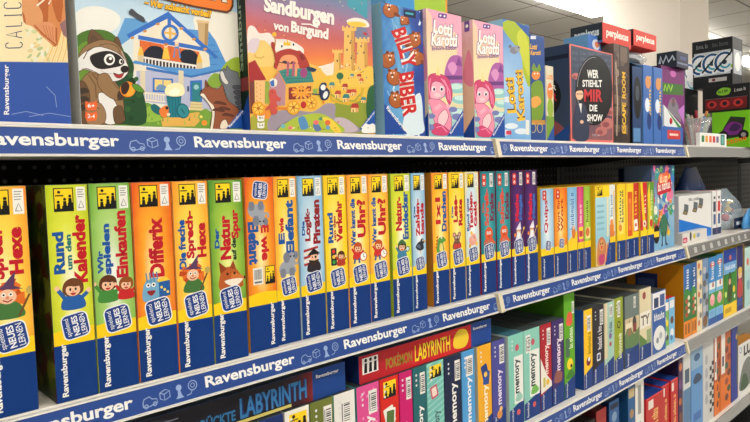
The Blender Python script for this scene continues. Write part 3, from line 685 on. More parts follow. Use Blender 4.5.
Q.line([(250, 40), (300, 0), (310, -60)], 12, (246, 232, 214)); Q.line([(330, 30), (350, -10), (346, -80)], 10, (246, 232, 214))
Q.poly([(405, 165), (460, 120), (470, 270), (430, 240)], (150, 108, 110))
T = P.on(b.part('title_lettering')); INK = (44, 52, 104)
for pth in ([(60, 320), (40, 312), (40, 296), (60, 290)], ):
    pass
T.line([(58, 292), (44, 296), (38, 306), (40, 322), (56, 328), (130, 326), (148, 318), (152, 304), (148, 292), (134, 288)], 6, INK)      # C
T.line([(150, 258), (40, 238), (148, 212)], 6, INK); T.line([(112, 252), (112, 222)], 5, INK)                                       # A
T.line([(38, 182), (146, 176), (148, 150)], 6, INK)                                                                                # L
T.line([(32, 106), (144, 102)], 6, INK); T.line([(30, 112), (34, 100)], 6, INK); T.line([(142, 110), (146, 96)], 6, INK)            # I
T.line([(46, 18), (32, 24), (26, 36), (30, 52), (46, 58), (126, 56), (140, 48), (144, 34), (138, 22), (126, 18)], 6, INK)           # C
T.line([(26, -20), (30, -60), (80, -70), (134, -64), (138, -22), (80, -12), (28, -20)], 6, INK)                                     # O
b.pen().rect(0, 0, b.w * 1000, 1, (30, 60, 140))
p2.poly([(-800, 203), (250, 217), (260, 440), (-800, 440)], (52, 86, 168))
p2.on(b.part('brand_lettering')).text('Ravensburger', (37, 397), (35, 224), (13, 397), WHITE, .02)
W2 = p2.on(b.part('wrap_sheen', 'painted sheen along folds of the clear wrapping')); 
for q in ([(40, 396), (90, 386), (150, 400)], [(100, 404), (170, 392), (246, 404)], [(160, 300), (190, 330), (196, 372)]): W2.line(q, 2.2, C((150, 172, 214), .15, .8))  # pale strokes painted as sheen on the wrapping folds
b.done('board_game', 'cream and blue game with ginger cat picture, far left of the top shelf')
# raccoon cover
b = topbox(79.5, 241, 95, None, .842, .07, (200, 220, 232), (176, 176, 172), h=.29)
A = b.trace(70, 0, 3.244); B = b.trace(70, 20, 3.833); Cc = b.trace(130, 0, 6.208); Dd = b.trace(130, 62, 6.208)
b.pen().rect(0, 0, 400, 400, G([(0, (240, 236, 214)), (.25, (236, 238, 226)), (.45, (206, 226, 238)), (.8, (150, 196, 226))], 'v', noise=.35, nscale=12))
A.blob([(400, 70), (450, 30), (560, 50), (600, 120), (600, 260), (470, 200)], (240, 236, 222)); A.blob([(20, 40), (90, 20), (160, 50), (140, 100), (20, 120)], (238, 238, 230))
hs = b.part('picture_print', 'blue roofed house picture'); Dh = Dd.on(hs); Ch = Cc.on(hs); Ah = A.on(hs)
ROOF, ROOF2, TRIM, CRM, LAV = (84, 150, 214), (60, 118, 190), (52, 112, 200), (240, 230, 206), (186, 190, 216)
Ah.poly([(148, 130), (178, 58), (240, 62), (260, 80), (160, 150)], (98, 160, 214))
Ch.poly([(360, 180), (490, 196), (530, 250), (615, 430), (430, 420), (430, 300)], ROOF)
for i in range(5): Ch.line([(440 + i * 12, 240 + i * 40), (500 + i * 26, 240 + i * 40)], 4, ROOF2)
Ch.poly([(418, 128), (488, 136), (482, 285), (428, 262)], (208, 176, 124)); Ch.poly([(412, 122), (494, 130), (492, 146), (412, 140)], (226, 198, 148)); Ch.poly([(466, 146), (486, 146), (480, 284), (462, 276)], (176, 140, 92))
Dh.poly([(40, 30), (500, 30), (500, 300), (40, 240)], LAV)
Ch.poly([(238, 96), (20, 250), (20, 440), (500, 440), (490, 340)], CRM)
Ch.poly([(60, 248), (430, 322), (430, 420), (60, 380)], (226, 108, 50))
for i in range(6): Ch.line([(64 + i * 62, 250 + i * 12), (66 + i * 62, 290 + i * 12)], 3, (188, 76, 34))
Ch.blob([(84, 330), (130, 286), (200, 300), (206, 376), (90, 360)], (26, 30, 48)); Ch.blob([(320, 318), (380, 310), (424, 350), (424, 400), (320, 384)], (26, 30, 48))
Ch.poly([(70, 350), (436, 404), (436, 462), (70, 410)], (58, 44, 48))
for y in (352, 408): Ch.line([(56, y), (440, y + 62)], 12, (236, 232, 224))
for i in range(18): Ch.line([(74 + i * 21, 356 + i * 3.4), (74 + i * 21, 410 + i * 3.4)], 8, (240, 236, 228))
for x, z in ((66, 322), (430, 368)): Ch.blob([(x - 16, z + 26), (x - 12, z - 10), (x, z - 34), (x + 12, z - 10), (x + 16, z + 26)], (246, 196, 80)); Ch.rect(x - 18, z + 22, x + 18, z + 70, (220, 200, 160))
Ch.poly([(238, 72), (262, 96), (545, 352), (530, 366), (240, 112), (-10, 238), (-20, 214)], TRIM)
Ch.poly([(50, 218), (470, 296), (470, 320), (50, 244)], TRIM)
for x, z, c, hc in ((222, 300, (244, 196, 70), (210, 120, 50)), (290, 290, (70, 140, 206), (240, 220, 190))):
    Ch.poly([(x - 12, z), (x + 12, z), (x + 26, z + 70), (x - 24, z + 66)], c); Ch.ell(x, z - 14, 13, SKIN); Ch.ell(x, z - 24, 13, hc, 8)
Ch.poly([(280, 300), (300, 302), (306, 370), (276, 366)], (214, 110, 60))
for x, z in ((172, 150), (92, 194), (14, 236), (318, 178), (396, 244), (466, 306)): Ch.blob([(x - 12, z - 4), (x + 6, z - 9), (x + 12, z + 2), (x - 6, z + 8)], (214, 150, 80))
Ch.poly([(232, 80), (254, 84), (254, 170), (232, 170)], TRIM)
Ch.ell(248, 206, 54, TRIM); Ch.ell(248, 206, 36, (226, 220, 204)); Ch.line([(248, 170), (248, 244)], 16, (236, 186, 84)); Ch.line([(210, 202), (288, 212)], 14, (236, 186, 84))
Dh.poly([(10, 8), (100, 22), (380, 92), (590, 44), (600, 0), (430, 44), (200, 30), (30, -10)], ROOF)
Dh.poly([(100, 30), (380, 84), (600, 36), (600, 50), (380, 98), (100, 48)], ROOF2)
for x in (62, 300): Dh.poly([(x, 52), (x + 32, 56), (x + 32, 200), (x, 196)], (226, 214, 184))
Dh.poly([(140, 98), (266, 104), (266, 190), (140, 186)], TRIM); Dh.poly([(152, 108), (256, 114), (256, 180), (152, 174)], (246, 214, 130)); Dh.line([(204, 108), (204, 180)], 7, (96, 140, 190)); Dh.blob([(160, 170), (180, 140), (220, 150), (226, 178)], (110, 150, 190))
Dh.poly([(372, 116), (446, 112), (446, 250), (372, 244)], TRIM); Dh.poly([(384, 128), (436, 126), (436, 250), (384, 246)], (44, 130, 140)); Dh.ell(410, 156, 16, (150, 196, 200))
Dh.rect(354, 150, 366, 184, (60, 80, 110)); Dh.poly([(90, 186), (220, 200), (220, 210), (90, 196)], CRM); Dh.poly([(84, 230), (220, 244), (220, 252), (84, 240)], CRM)
for i in range(8): Dh.line([(96 + i * 16, 192 + i), (96 + i * 16, 240 + i)], 7, CRM)
Dh.poly([(376, 246), (446, 250), (452, 310), (370, 300)], (226, 206, 150)); 
for z in (262, 280): Dh.line([(372, z), (450, z + 4)], 4, (190, 166, 110))
GR1, GR2 = (112, 156, 60), (74, 122, 44)
Dh.blob([(-300, 320), (60, 250), (200, 290), (400, 300), (560, 310), (720, 300), (760, 420), (-300, 440)], GR1)
Dh.poly([(190, 350), (420, 310), (470, 330), (400, 400), (200, 400)], (226, 176, 84)); Dh.blob([(90, 300), (140, 270), (180, 320), (190, 360), (100, 370)], (150, 190, 70))
for i in range(26):
    rnd = random.Random(90 + i); x = rnd.uniform(0, 480); z = rnd.uniform(330, 396); Dh.poly([(x - 4, z), (x + rnd.uniform(-8, 8), z - rnd.uniform(18, 40)), (x + 5, z)], rnd.choice([GR2, (150, 190, 70), (96, 146, 52)]))
Dh.blob([(430, 320), (470, 290), (510, 330), (500, 390), (440, 380)], (122, 166, 60)); Dh.ell(460, 378, 17, (244, 140, 40)); Dh.ell(440, 340, 9, (250, 226, 120))
Dh.blob([(560, 60), (600, 0), (660, -30), (715, 0), (730, 120), (560, 130)], (160, 186, 56)); Dh.blob([(480, 120), (520, 70), (570, 90), (560, 150), (500, 160)], (136, 170, 60))
Dh.poly([(224, 216), (318, 214), (308, 344), (244, 344)], (26, 122, 138)); 
for i in range(4): Dh.line([(240 + i * 20, 222), (250 + i * 16, 340)], 4, (16, 92, 108))
Dh.ell(271, 216, 48, (20, 100, 116), 12); Dh.ell(326, 304, 40, (18, 98, 112), 48, -20); Dh.ell(328, 304, 32, (46, 140, 150), 40, -20); Dh.line([(316, 290), (338, 322)], 8, (30, 96, 106))
Dh.blob([(214, 180), (240, 140), (290, 130), (330, 150), (336, 196), (300, 214), (236, 210)], (250, 240, 190)); Dh.blob([(240, 190), (280, 160), (310, 186), (290, 206), (250, 206)], (254, 250, 226))
Dh.blob([(126, 280), (150, 260), (190, 290), (196, 330), (150, 316)], (28, 104, 110)); Dh.blob([(180, 300), (220, 270), (240, 290), (226, 340), (196, 340)], (236, 126, 50)); Dh.ell(228, 286, 10, (30, 30, 34)); Dh.ell(238, 326, 10, (246, 230, 200))
# hill and dark bush at the left
Ah.blob([(14, 150), (40, 104), (110, 98), (156, 130), (190, 220), (180, 330), (14, 340)], (78, 118, 40)); Ah.blob([(16, 180), (40, 140), (70, 150), (60, 300), (14, 320)], (110, 148, 52))
Ah.blob([(136, 190), (176, 168), (206, 210), (204, 262), (236, 300), (246, 396), (180, 404), (140, 380)], (34, 76, 42))
for i in range(14):
    rnd = random.Random(i + 300); Ah.ell(rnd.uniform(160, 226), rnd.uniform(210, 390), rnd.uniform(7, 14), rnd.choice([(26, 64, 36), (48, 96, 48), (22, 56, 32)]), n=9)
# the raccoon itself
TAN, TAND, MASK, FUR2 = (150, 116, 78), (108, 80, 52), (34, 30, 32), (234, 232, 228)
rc = b.part('picture_print', 'raccoon holding an orange'); R = B.on(rc); R.ol = ((84, 60, 40), 2.2)
R.blob([(36, 260), (60, 210), (110, 190), (160, 226), (196, 276), (206, 350), (196, 396), (70, 398), (36, 380)], TAN)
R.blob([(30, 250), (56, 240), (76, 300), (60, 400), (24, 400)], TAND)
for z in (268, 300, 332): R.blob([(28, z), (56, z - 8), (74, z + 6), (54, z + 14), (28, z + 18)], (64, 52, 42))
R.blob([(108, 282), (146, 286), (178, 326), (180, 392), (134, 396), (116, 340)], FUR2)
R.blob([(60, 330), (110, 316), (136, 356), (126, 398), (66, 398)], (156, 122, 86)); R.blob([(166, 340), (196, 330), (206, 370), (196, 396), (170, 392)], TAND)
R.blob([(70, 98), (74, 46), (92, 40), (136, 84), (120, 108)], TAND); R.blob([(80, 92), (84, 60), (108, 80), (104, 96)], (96, 72, 52)); R.blob([(168, 90), (174, 66), (186, 72), (198, 112), (182, 118)], TAND)
R.blob([(36, 128), (64, 96), (120, 76), (172, 88), (206, 130), (222, 190), (196, 226), (150, 234), (96, 206), (48, 190), (22, 216), (32, 160)], TAN)
R.blob([(36, 140), (84, 108), (140, 104), (186, 130), (214, 160), (224, 196), (192, 230), (148, 234), (104, 204), (60, 186), (36, 196), (16, 186)], FUR2)
R.blob([(76, 142), (104, 126), (146, 120), (186, 136), (206, 160), (196, 174), (166, 182), (118, 188), (88, 174)], MASK)
R.blob([(112, 100), (140, 92), (176, 100), (190, 128), (150, 112)], (150, 118, 84))
for q in ([(70, 210), (96, 250), (100, 300)], [(84, 206), (108, 236), (126, 280)], [(50, 150), (66, 120), (92, 104)], [(60, 350), (84, 330), (112, 340)], [(168, 262), (186, 280), (196, 296)]): R.line(q, 4, TAND)
for q in ([(118, 196), (140, 206), (160, 206)], [(44, 186), (66, 190), (92, 200)], [(196, 120), (206, 142), (214, 160)]): R.line(q, 2.4, (196, 190, 186))
R.ell(150, 152, 21, WHITE, 22); R.ell(151, 153, 14, (60, 46, 40)); R.ell(154, 148, 6, WHITE); R.ell(194, 160, 7, WHITE, 10); R.ell(196, 160, 4, BLACK, 6)
R.blob([(194, 184), (206, 176), (224, 182), (222, 196), (206, 202), (196, 196)], (34, 26, 28)); R.blob([(166, 204), (186, 210), (204, 206), (194, 222), (176, 220)], (186, 50, 50))
R.line([(164, 204), (186, 210), (206, 204)], 3, (60, 40, 40))
R.blob([(106, 214), (142, 206), (168, 246), (196, 276), (206, 296), (180, 308), (140, 290), (108, 254)], TAN); R.blob([(184, 276), (206, 270), (214, 290), (198, 306), (182, 304)], (70, 54, 44))
R.ell(220, 266, 30, (244, 140, 30)); R.ell(226, 272, 20, (250, 170, 50)); R.blob([(196, 250), (216, 238), (226, 256), (214, 282), (198, 280)], (60, 34, 24)); R.blob([(236, 246), (262, 250), (284, 276), (262, 276), (246, 266)], (90, 150, 50))
# the two cats at the right
ct = b.part('picture_print', 'brown and grey cats seen from behind'); K = Dd.on(ct); K.ol = ((60, 40, 34), 3)
GC, GCD, BC, BCD = (112, 118, 124), (74, 80, 88), (150, 84, 54), (104, 54, 36)
K.blob([(560, 62), (582, 40), (590, 52), (600, 24), (622, 48), (668, 66), (672, 88), (696, 130), (716, 200), (716, 330), (640, 330), (600, 220), (570, 140), (552, 104)], GC)
K.blob([(556, 66), (574, 58), (590, 96), (610, 130), (592, 140), (566, 112)], (224, 222, 214))
for i in range(5): K.blob([(634 + i * 6, 150 + i * 32), (676 + i * 6, 146 + i * 30), (712, 160 + i * 30), (690, 164 + i * 32), (650 + i * 4, 170 + i * 32)], GCD)
K.blob([(432, 206), (448, 172), (462, 160), (466, 112), (496, 154), (546, 166), (572, 140), (584, 190), (606, 240), (660, 282), (676, 330), (630, 410), (500, 412), (512, 300), (476, 240)], BC)
K.blob([(432, 206), (456, 196), (486, 240), (520, 276), (524, 330), (512, 412), (496, 412), (506, 310), (470, 240)], (240, 226, 206))
K.blob([(556, 412), (566, 370), (594, 360), (606, 410)], (236, 220, 200)); K.poly([(470, 124), (490, 152), (474, 160)], BCD); K.ell(440, 178, 5, BLACK)
for x, z in ((540, 256), (566, 290), (590, 330), (530, 300)): K.blob([(x - 22, z), (x, z - 12), (x + 44, z - 2), (x + 52, z + 10), (x + 6, z + 4)], BCD)
Lb = b.part('brand_lettering'); corner_logo(Dd.on(Lb), [(596, 412), (716, 258), (724, 412)], (622, 410), (718, 300), (606, 396))
T = Cc.on(b.part('title_lettering'))
T.poly([(-260, -330), (640, -330), (640, 40), (626, 70), (600, 84), (400, 48), (240, 10), (100, -20), (-260, -90)], (96, 52, 24))
T.poly([(-250, -330), (630, -330), (628, 34), (616, 60), (596, 70), (400, 36), (240, -2), (100, -34), (-250, -104)], (240, 124, 36))
T.text('LAUER', (130, -62), (606, 26), (140, -240), (120, 70, 30), .06); T.text('LAUER', (134, -66), (602, 20), (144, -240), (246, 240, 226), .03)
T.text('– Wer schleicht vorbei?', (82, 38), (500, 116), (90, -14), (70, 40, 20), .08); T.text('– Wer schleicht vorbei?', (84, 34), (498, 112), (92, -10), (252, 192, 40), .045)
Cc.on(hs).blob([(-10, 84), (4, 56), (20, 62), (44, 84), (84, 110), (90, 140), (60, 128), (20, 104)], (70, 74, 80))
Ic = B.on(b.part('age_icons'))
for z, t in ((328, '6+'), (368, '2-4')):
    Ic.poly([(58, z - 18), (70, z - 12), (90, z - 13), (100, z - 20), (104, z), (98, z + 18), (64, z + 20), (56, z + 4)], (236, 106, 50)); Ic.text(t, (66, z + 8), (94, z + 9), (66, z - 7), WHITE, .02)
b.pen(face=b.left).rect(0, 0, 70, 400, (186, 186, 182))
b.done('board_game', 'large game cover with raccoon and blue roofed house')
# sand castle cover
Ys = .822
b = topbox(249, 374, 95, None, Ys, .07, (220, 150, 90), (22, 44, 34), h=.275, right=(30, 90, 60))
E_ = b.trace(245, 0, 6.208); F_ = b.trace(245, 65, 6.208); G_ = b.trace(325, 20, 3.67)
b.pen().rect(0, 0, 400, 400, G([(0, (236, 178, 70)), (.36, (244, 170, 72)), (.45, (236, 128, 70)), (.56, (206, 104, 100)), (.66, (178, 116, 142)), (.78, (130, 130, 166)), (.9, (66, 142, 172))], 'v', noise=.12, nscale=9))
E_.poly([(560, -300), (760, -300), (760, 120), (640, 40)], (70, 158, 178))
il = b.part('picture_print', 'sand castle landscape with animals'); E1 = E_.on(il); F1 = F_.on(il); G1 = G_.on(il)
for i in range(40):
    rnd = random.Random(i + 50); E1.ell(rnd.uniform(20, 740), rnd.uniform(0, 380), 4.5, rnd.choice([(206, 60, 60), (60, 80, 110), (246, 220, 120), (230, 130, 110)]), 3, rnd.uniform(0, 90), 6)
E1.blob([(10, 340), (14, 200), (30, 160), (60, 168), (90, 206), (150, 204), (186, 240), (250, 244), (320, 270), (366, 320), (300, 420), (10, 430)], (240, 230, 222))
E1.blob([(10, 420), (30, 310), (70, 260), (120, 252), (160, 290), (210, 360), (250, 430)], (244, 206, 120)); E1.blob([(10, 300), (40, 240), (90, 250), (60, 330)], (222, 206, 214))
E1.blob([(400, 430), (470, 410), (560, 390), (600, 420)], (246, 236, 222))
E1.line([(60, 338), (66, 356), (96, 362), (118, 350)], 6, (214, 160, 60))
F1.poly([(10, 20), (400, -10), (560, 60), (760, -40), (760, 420), (10, 420)], (244, 192, 84)); F1.blob([(470, 20), (520, 6), (556, -20), (560, 60), (520, 76)], (246, 232, 214))
F1.blob([(400, 130), (500, 70), (600, 60), (760, 40), (760, 300), (560, 280), (440, 220)], (240, 196, 70))
F1.blob([(540, 250), (640, 220), (760, 240), (760, 430), (620, 430), (560, 330)], (142, 156, 54)); F1.line([(520, 150), (540, 220), (640, 240), (720, 210), (730, 140)], 22, (222, 176, 52)); F1.line([(530, 180), (590, 226), (680, 222), (716, 180)], 10, (164, 166, 62))
F1.blob([(30, 330), (100, 290), (180, 300), (190, 400), (20, 410)], (170, 172, 60)); F1.blob([(60, 270), (120, 250), (180, 290), (170, 330), (70, 330)], (240, 150, 60))
F1.blob([(170, 300), (300, 280), (420, 290), (500, 240), (560, 250), (560, 320), (620, 330), (720, 410), (560, 420), (170, 420)], (158, 146, 160))
F1.blob([(560, 330), (640, 340), (700, 400), (640, 420), (560, 400)], (196, 180, 190)); F1.blob([(190, 400), (280, 340), (400, 320), (330, 340), (240, 400)], (126, 118, 140))
F1.blob([(220, 420), (270, 350), (360, 312), (470, 302), (560, 350), (600, 420)], (176, 196, 64)); F1.blob([(480, 330), (540, 340), (596, 410), (560, 420)], (244, 208, 70))
F1.blob([(330, 330), (360, 318), (380, 340), (392, 390), (350, 402), (336, 370)], (84, 140, 190)); F1.blob([(420, 372), (446, 360), (474, 400), (440, 412)], (90, 120, 170)); F1.ell(440, 356, 18, (236, 110, 110), 14); F1.ell(512, 358, 17, (230, 110, 60)); F1.ell(514, 388, 14, (110, 160, 190)); F1.ell(236, 380, 14, (110, 180, 180)); F1.ell(280, 390, 16, (236, 140, 130), 12); F1.poly([(452, 336), (476, 318), (476, 346)], (60, 130, 120))
for i in range(14):
    rnd = random.Random(i + 11); F1.ell(rnd.uniform(240, 590), rnd.uniform(350, 410), 4, rnd.choice([(220, 70, 60), (40, 60, 60), (250, 240, 200), (60, 130, 170)]), n=6)
# far castle
SAND, SANDD = (240, 194, 104), (212, 158, 76)
def tower(P, x0, x1, z0, z1, n=4, win=()):
    P.poly([(x0 + 4, z0), (x1 - 4, z0), (x1, z1), (x0, z1)], SAND); P.poly([(x1 - 4 - (x1 - x0) * .28, z0), (x1 - 4, z0), (x1, z1), (x1 - (x1 - x0) * .3, z1)], SANDD)
    w = (x1 - x0 + 8) / (2 * n - 1); hh = w * 1.15
    P.rect(x0 - 4, z0 - 2, x1 + 4, z0 + hh * 1.2, SAND)
    for i in range(n): P.rect(x0 - 4 + 2 * i * w, z0 - hh, x0 - 4 + (2 * i + 1) * w, z0 + 1, SAND)
    for a, q in win: P.ell(a, q, 3, (120, 80, 60), 5, n=8)
G1.blob([(78, 4), (110, -8), (150, 2), (160, 26), (110, 22)], (244, 236, 222)); G1.blob([(80, 10), (110, 6), (140, 10), (150, 22), (120, 26), (94, 22)], (246, 206, 70))
G1.poly([(110, 40), (122, 26), (150, 30), (162, 60), (150, 74), (112, 70)], (122, 130, 160))
tower(G1, 114, 158, 72, 196, 4, ((132, 96), (142, 120))); tower(G1, 66, 110, 30, 200, 4, ((84, 60), (92, 84), (80, 110), (96, 140))); tower(G1, 30, 60, 114, 200, 4, ((44, 150),))
G1.blob([(20, 210), (60, 180), (120, 188), (170, 170), (176, 240), (40, 240)], (240, 200, 84))
for i in range(22):
    rnd = random.Random(i + 5); G1.ell(rnd.uniform(64, 158), rnd.uniform(50, 220), 2.6, rnd.choice([(60, 120, 150), (206, 80, 60), (246, 236, 200), (90, 130, 70)]), n=6)
G1.poly([(140, 44), (154, 48), (152, 58), (140, 54)], (200, 60, 60))
G1.ell(54, 206, 13, (46, 110, 74)); G1.line([(54, 214), (54, 232)], 3, (110, 80, 50))
def hut(P, x, z, s, roof):
    P.poly([(x - 10 * s, z), (x + 8 * s, z), (x + 8 * s, z + 14 * s), (x - 10 * s, z + 14 * s)], (246, 212, 140)); P.poly([(x + 2 * s, z), (x + 10 * s, z + 2 * s), (x + 10 * s, z + 14 * s), (x + 2 * s, z + 14 * s)], (226, 170, 100))
    P.poly([(x - 12 * s, z + 2 * s), (x - 6 * s, z - 10 * s), (x + 8 * s, z - 10 * s), (x + 12 * s, z + 2 * s)], roof); P.rect(x - 6 * s, z + 6 * s, x - 3 * s, z + 14 * s, (150, 90, 60))
for x, z, s, c in ((98, 204, .7, (70, 140, 150)), (124, 206, .8, (190, 60, 50)), (132, 222, .8, (214, 96, 60)), (24, 238, .95, (60, 140, 140)), (72, 244, 1, (180, 56, 46)), (46, 270, 1.1, (196, 70, 56)), (88, 266, 1.1, (196, 60, 50)), (104, 264, 1, (206, 80, 60)), (76, 284, 1.2, (50, 130, 130)), (108, 320, 1.35, (184, 56, 46)), (140, 292, .9, (60, 140, 140))): hut(G1, x, z, s, c)
G1.blob([(150, 330), (156, 260), (172, 240), (184, 250), (186, 390), (160, 380)], (40, 96, 56))
# travelling stage cart with the red haired lion above it
E1.blob([(176, 330), (160, 286), (164, 262), (184, 270), (190, 320), (210, 380), (190, 400)], (170, 60, 52)); E1.line([(184, 232), (188, 330)], 6, (206, 150, 60)); E1.ell(180, 214, 14, (246, 190, 60))
E1.blob([(188, 370), (196, 326), (250, 306), (310, 304), (352, 326), (386, 376), (384, 430), (190, 430)], (176, 58, 50))
E1.blob([(206, 400), (226, 354), (270, 340), (312, 352), (330, 400), (326, 440), (204, 440)], (240, 160, 110)); E1.line([(206, 386), (262, 396), (330, 396)], 5, (60, 40, 40)); E1.ell(244, 386, 15, (70, 50, 60), 9); E1.ell(296, 390, 15, (70, 50, 60), 9); E1.blob([(334, 340), (356, 334), (370, 366), (350, 376)], (140, 44, 44))
E1.blob([(188, 320), (196, 256), (230, 268), (300, 274), (330, 316), (260, 300)], (248, 240, 230)); E1.poly([(236, 282), (240, 256), (254, 268), (260, 246), (270, 268), (282, 256), (280, 286)], (246, 196, 50)); E1.ell(226, 288, 5, BLACK, 8); E1.ell(298, 278, 5, BLACK, 8)
F1.poly([(16, -10), (60, -30), (130, 92), (10, 110)], (170, 48, 50)); F1.poly([(56, 96), (122, 96), (118, 246), (60, 252)], (244, 196, 130)); F1.poly([(10, 110), (56, 98), (60, 300), (12, 300)], (120, 60, 50))
for i in range(10): F1.ell(70 + (i % 2) * 24, 116 + i * 13, 4, (206, 120, 80), n=6)
F1.poly([(124, 100), (150, 106), (146, 240), (122, 240)], (150, 170, 70))
F1.poly([(150, 110), (206, 36), (252, 116), (248, 250), (152, 256)], (188, 140, 150)); F1.line([(150, 118), (206, 38), (254, 122)], 12, (236, 150, 70))
F1.poly([(250, 112), (420, 104), (416, 240), (246, 250)], (240, 180, 80)); F1.poly([(268, 140), (408, 132), (404, 208), (268, 216)], (140, 40, 44))
F1.poly([(206, 38), (250, 24), (400, 20), (426, 106), (252, 118)], (62, 140, 130))
for i in range(4): F1.line([(222 + i * 14, 48 + i * 20), (396 + i * 8, 40 + i * 20)], 4, (44, 112, 108))
for x in (266, 318, 300): F1.line([(x, -20), (x - 6, 70)], 14, (176, 90, 120) if x != 318 else (236, 150, 110))
F1.ell(362, 50, 22, (160, 70, 130), 30); F1.blob([(384, 10), (440, 26), (424, 44), (388, 34)], (40, 60, 90))
for a in range(0, 360, 30): F1.line([(346, 170), (346 + 62 * math.cos(math.radians(a)), 170 + 44 * math.sin(math.radians(a)))], 14, (240, 150, 50) if a % 60 else (250, 180, 70))
F1.ell(346, 166, 30, (246, 160, 56), 28); F1.ell(338, 160, 5, BLACK, 7); F1.ell(356, 160, 5, BLACK, 7)
for x, z, r in ((298, 264, 42), (410, 236, 36), (80, 270, 40)):
    F1.ell(x, z, r, (240, 168, 40), r * 1.1); F1.ell(x, z, r * .72, (250, 206, 90), r * .8)
    for k in range(6):
        an = math.radians(60 * k + 15); F1.line([(x, z), (x + r * .8 * math.cos(an), z + r * .88 * math.sin(an))], 6, (214, 130, 30))
    F1.ell(x, z, r * .2, (180, 90, 30))
F1.ell(360, 248, 17, (190, 40, 44), 22)
F1.blob([(144, 176), (160, 150), (186, 156), (196, 190), (216, 206), (214, 226), (192, 228), (200, 262), (192, 304), (160, 304), (156, 276), (120, 280), (150, 240)], (206, 84, 74)); F1.ell(166, 170, 4, BLACK, n=6); F1.line([(196, 214), (220, 206)], 10, (206, 84, 74)); F1.poly([(190, 262), (262, 262), (262, 274), (190, 276)], (230, 130, 50))
F1.blob([(150, 100), (170, 84), (196, 96), (190, 130), (160, 136)], (246, 240, 228)); F1.poly([(150, 106), (176, 90), (180, 134), (160, 134)], (60, 110, 180))
F1.blob([(456, 150), (470, 114), (500, 112), (506, 140), (524, 168), (512, 210), (480, 222), (464, 200)], (26, 46, 86)); F1.ell(482, 140, 16, WHITE, 18); F1.ell(496, 186, 14, WHITE, 24, 20); F1.line([(410, 180), (462, 184)], 8, (40, 56, 90)); F1.poly([(494, 134), (514, 130), (496, 144)], (240, 150, 40)); F1.line([(484, 220), (484, 240)], 10, (240, 140, 60)); F1.poly([(416, 150), (446, 146), (446, 176), (420, 180)], (150, 180, 80))
T = E_.on(b.part('title_lettering'))
T.text('Die', (150, -20), (250, 10), (150, -80), (250, 244, 236), .04)
T.text('Sandburgen', (112, 100), (548, 186), (116, -28), (250, 244, 236), .05, bend=0)
T.line([(346, 150), (400, 152), (450, 172)], 8, (250, 244, 236)); T.text('von', (170, 184), (266, 204), (174, 144), (250, 244, 236), .04); T.text('Burgund', (280, 220), (512, 268), (284, 130), (250, 244, 236), .05)
Lb = b.part('brand_lettering'); corner_logo(G_.on(Lb), [(124, 402), (184, 320), (186, 404)], (136, 400), (184, 340), (130, 394))
St = G_.on(b.part('promotion_sticker', 'white animal shaped sticker')); St.blob([(136, 392), (146, 380), (160, 384), (174, 380), (184, 392), (184, 412), (136, 414)], (240, 238, 232)); St.ell(156, 396, 2, (120, 120, 120), n=6)
Ic = F_.on(b.part('age_icons'))
for z, t in ((328, '8+'), (372, '2-4')):
    Ic.poly([(72, z - 20), (82, z - 12), (106, z - 12), (118, z - 20), (116, z + 18), (104, z + 22), (84, z + 22), (74, z + 18)], (246, 242, 232)); Ic.text(t, (82, z + 8), (110, z + 10), (82, z - 8), (110, 120, 60), .02)
P = b.pen(face=b.left); P.up('Sandburgen', 46, 60, 90, 240, (150, 170, 140)); P.poly([(30, 0), (70, 0), (70, 56)], (24, 74, 160)); P.rect(0, 60, 70, 80, (140, 60, 60))
b.done('board_game', 'large game cover with sunset sand castle and animal cart')
# beaver game
b = topbox(383, 424, 70, (385.5, 3), YB, .19, (70, 130, 200), (150, 196, 224))
A = b.trace(370, 0, 3.014)
b.pen().rect(0, 0, 200, 300, G([(0, (60, 126, 196)), (.4, (110, 176, 222)), (.7, (44, 90, 176)), (1, (40, 64, 150))], 'h', noise=.9, nscale=24))
il = b.part('picture_print', 'tumbling brown beavers in rushing water'); I = A.on(il)
for i in range(16):
    rnd = random.Random(i); x = rnd.uniform(40, 150); z = rnd.uniform(20, 380); I.line([(x, z), (x + rnd.uniform(2, 14), z + 22), (x + rnd.uniform(0, 10), z + 52)], rnd.uniform(2, 6), rnd.choice([(214, 232, 244), (140, 190, 228), (232, 242, 248)]))
I.blob([(110, 330), (150, 280), (160, 360), (160, 400), (100, 404)], (220, 236, 244))
BV, BVD = (176, 92, 38), (126, 58, 22); I.ol = ((90, 40, 18), 2)
for x, z, r in ((62, 28, 0), (130, 120, 1), (140, 172, 2), (52, 180, 1), (74, 232, 2), (80, 300, 0), (104, 60, 2)):
    s = 1 if x != 104 else .55
    I.blob([(x - 20 * s, z + 14), (x - 22 * s, z - 8), (x - 4, z - 18 * s), (x + 18 * s, z - 10), (x + 22 * s, z + 12), (x, z + 26 * s)], BV)
    I.ell(x + (-4, 8, -6)[r], z - 10 * s, 14 * s, (196, 110, 48), 13 * s); I.ell(x + (-14, 16, -16)[r], z - 20 * s, 5 * s, BVD); I.ell(x + (2, 0, 4)[r], z - 22 * s, 5 * s, BVD)
    I.ell(x + (-9, 4, -11)[r], z - 12 * s, 2.4 * s, WHITE, n=8); I.ell(x + (-1, 12, -2)[r], z - 12 * s, 2.4 * s, WHITE, n=8); I.ell(x + (-5, 8, -7)[r], z - 5 * s, 4 * s, (60, 30, 20), 3 * s); I.rect(x + (-7, 6, -9)[r], z - 3, x + (-3, 10, -5)[r], z + 3 * s, WHITE)
    I.ell(x + (18, -20, 20)[r] * s, z + 16 * s, 10 * s, BVD, 6 * s, 30)
T = A.on(b.part('title_lettering'))
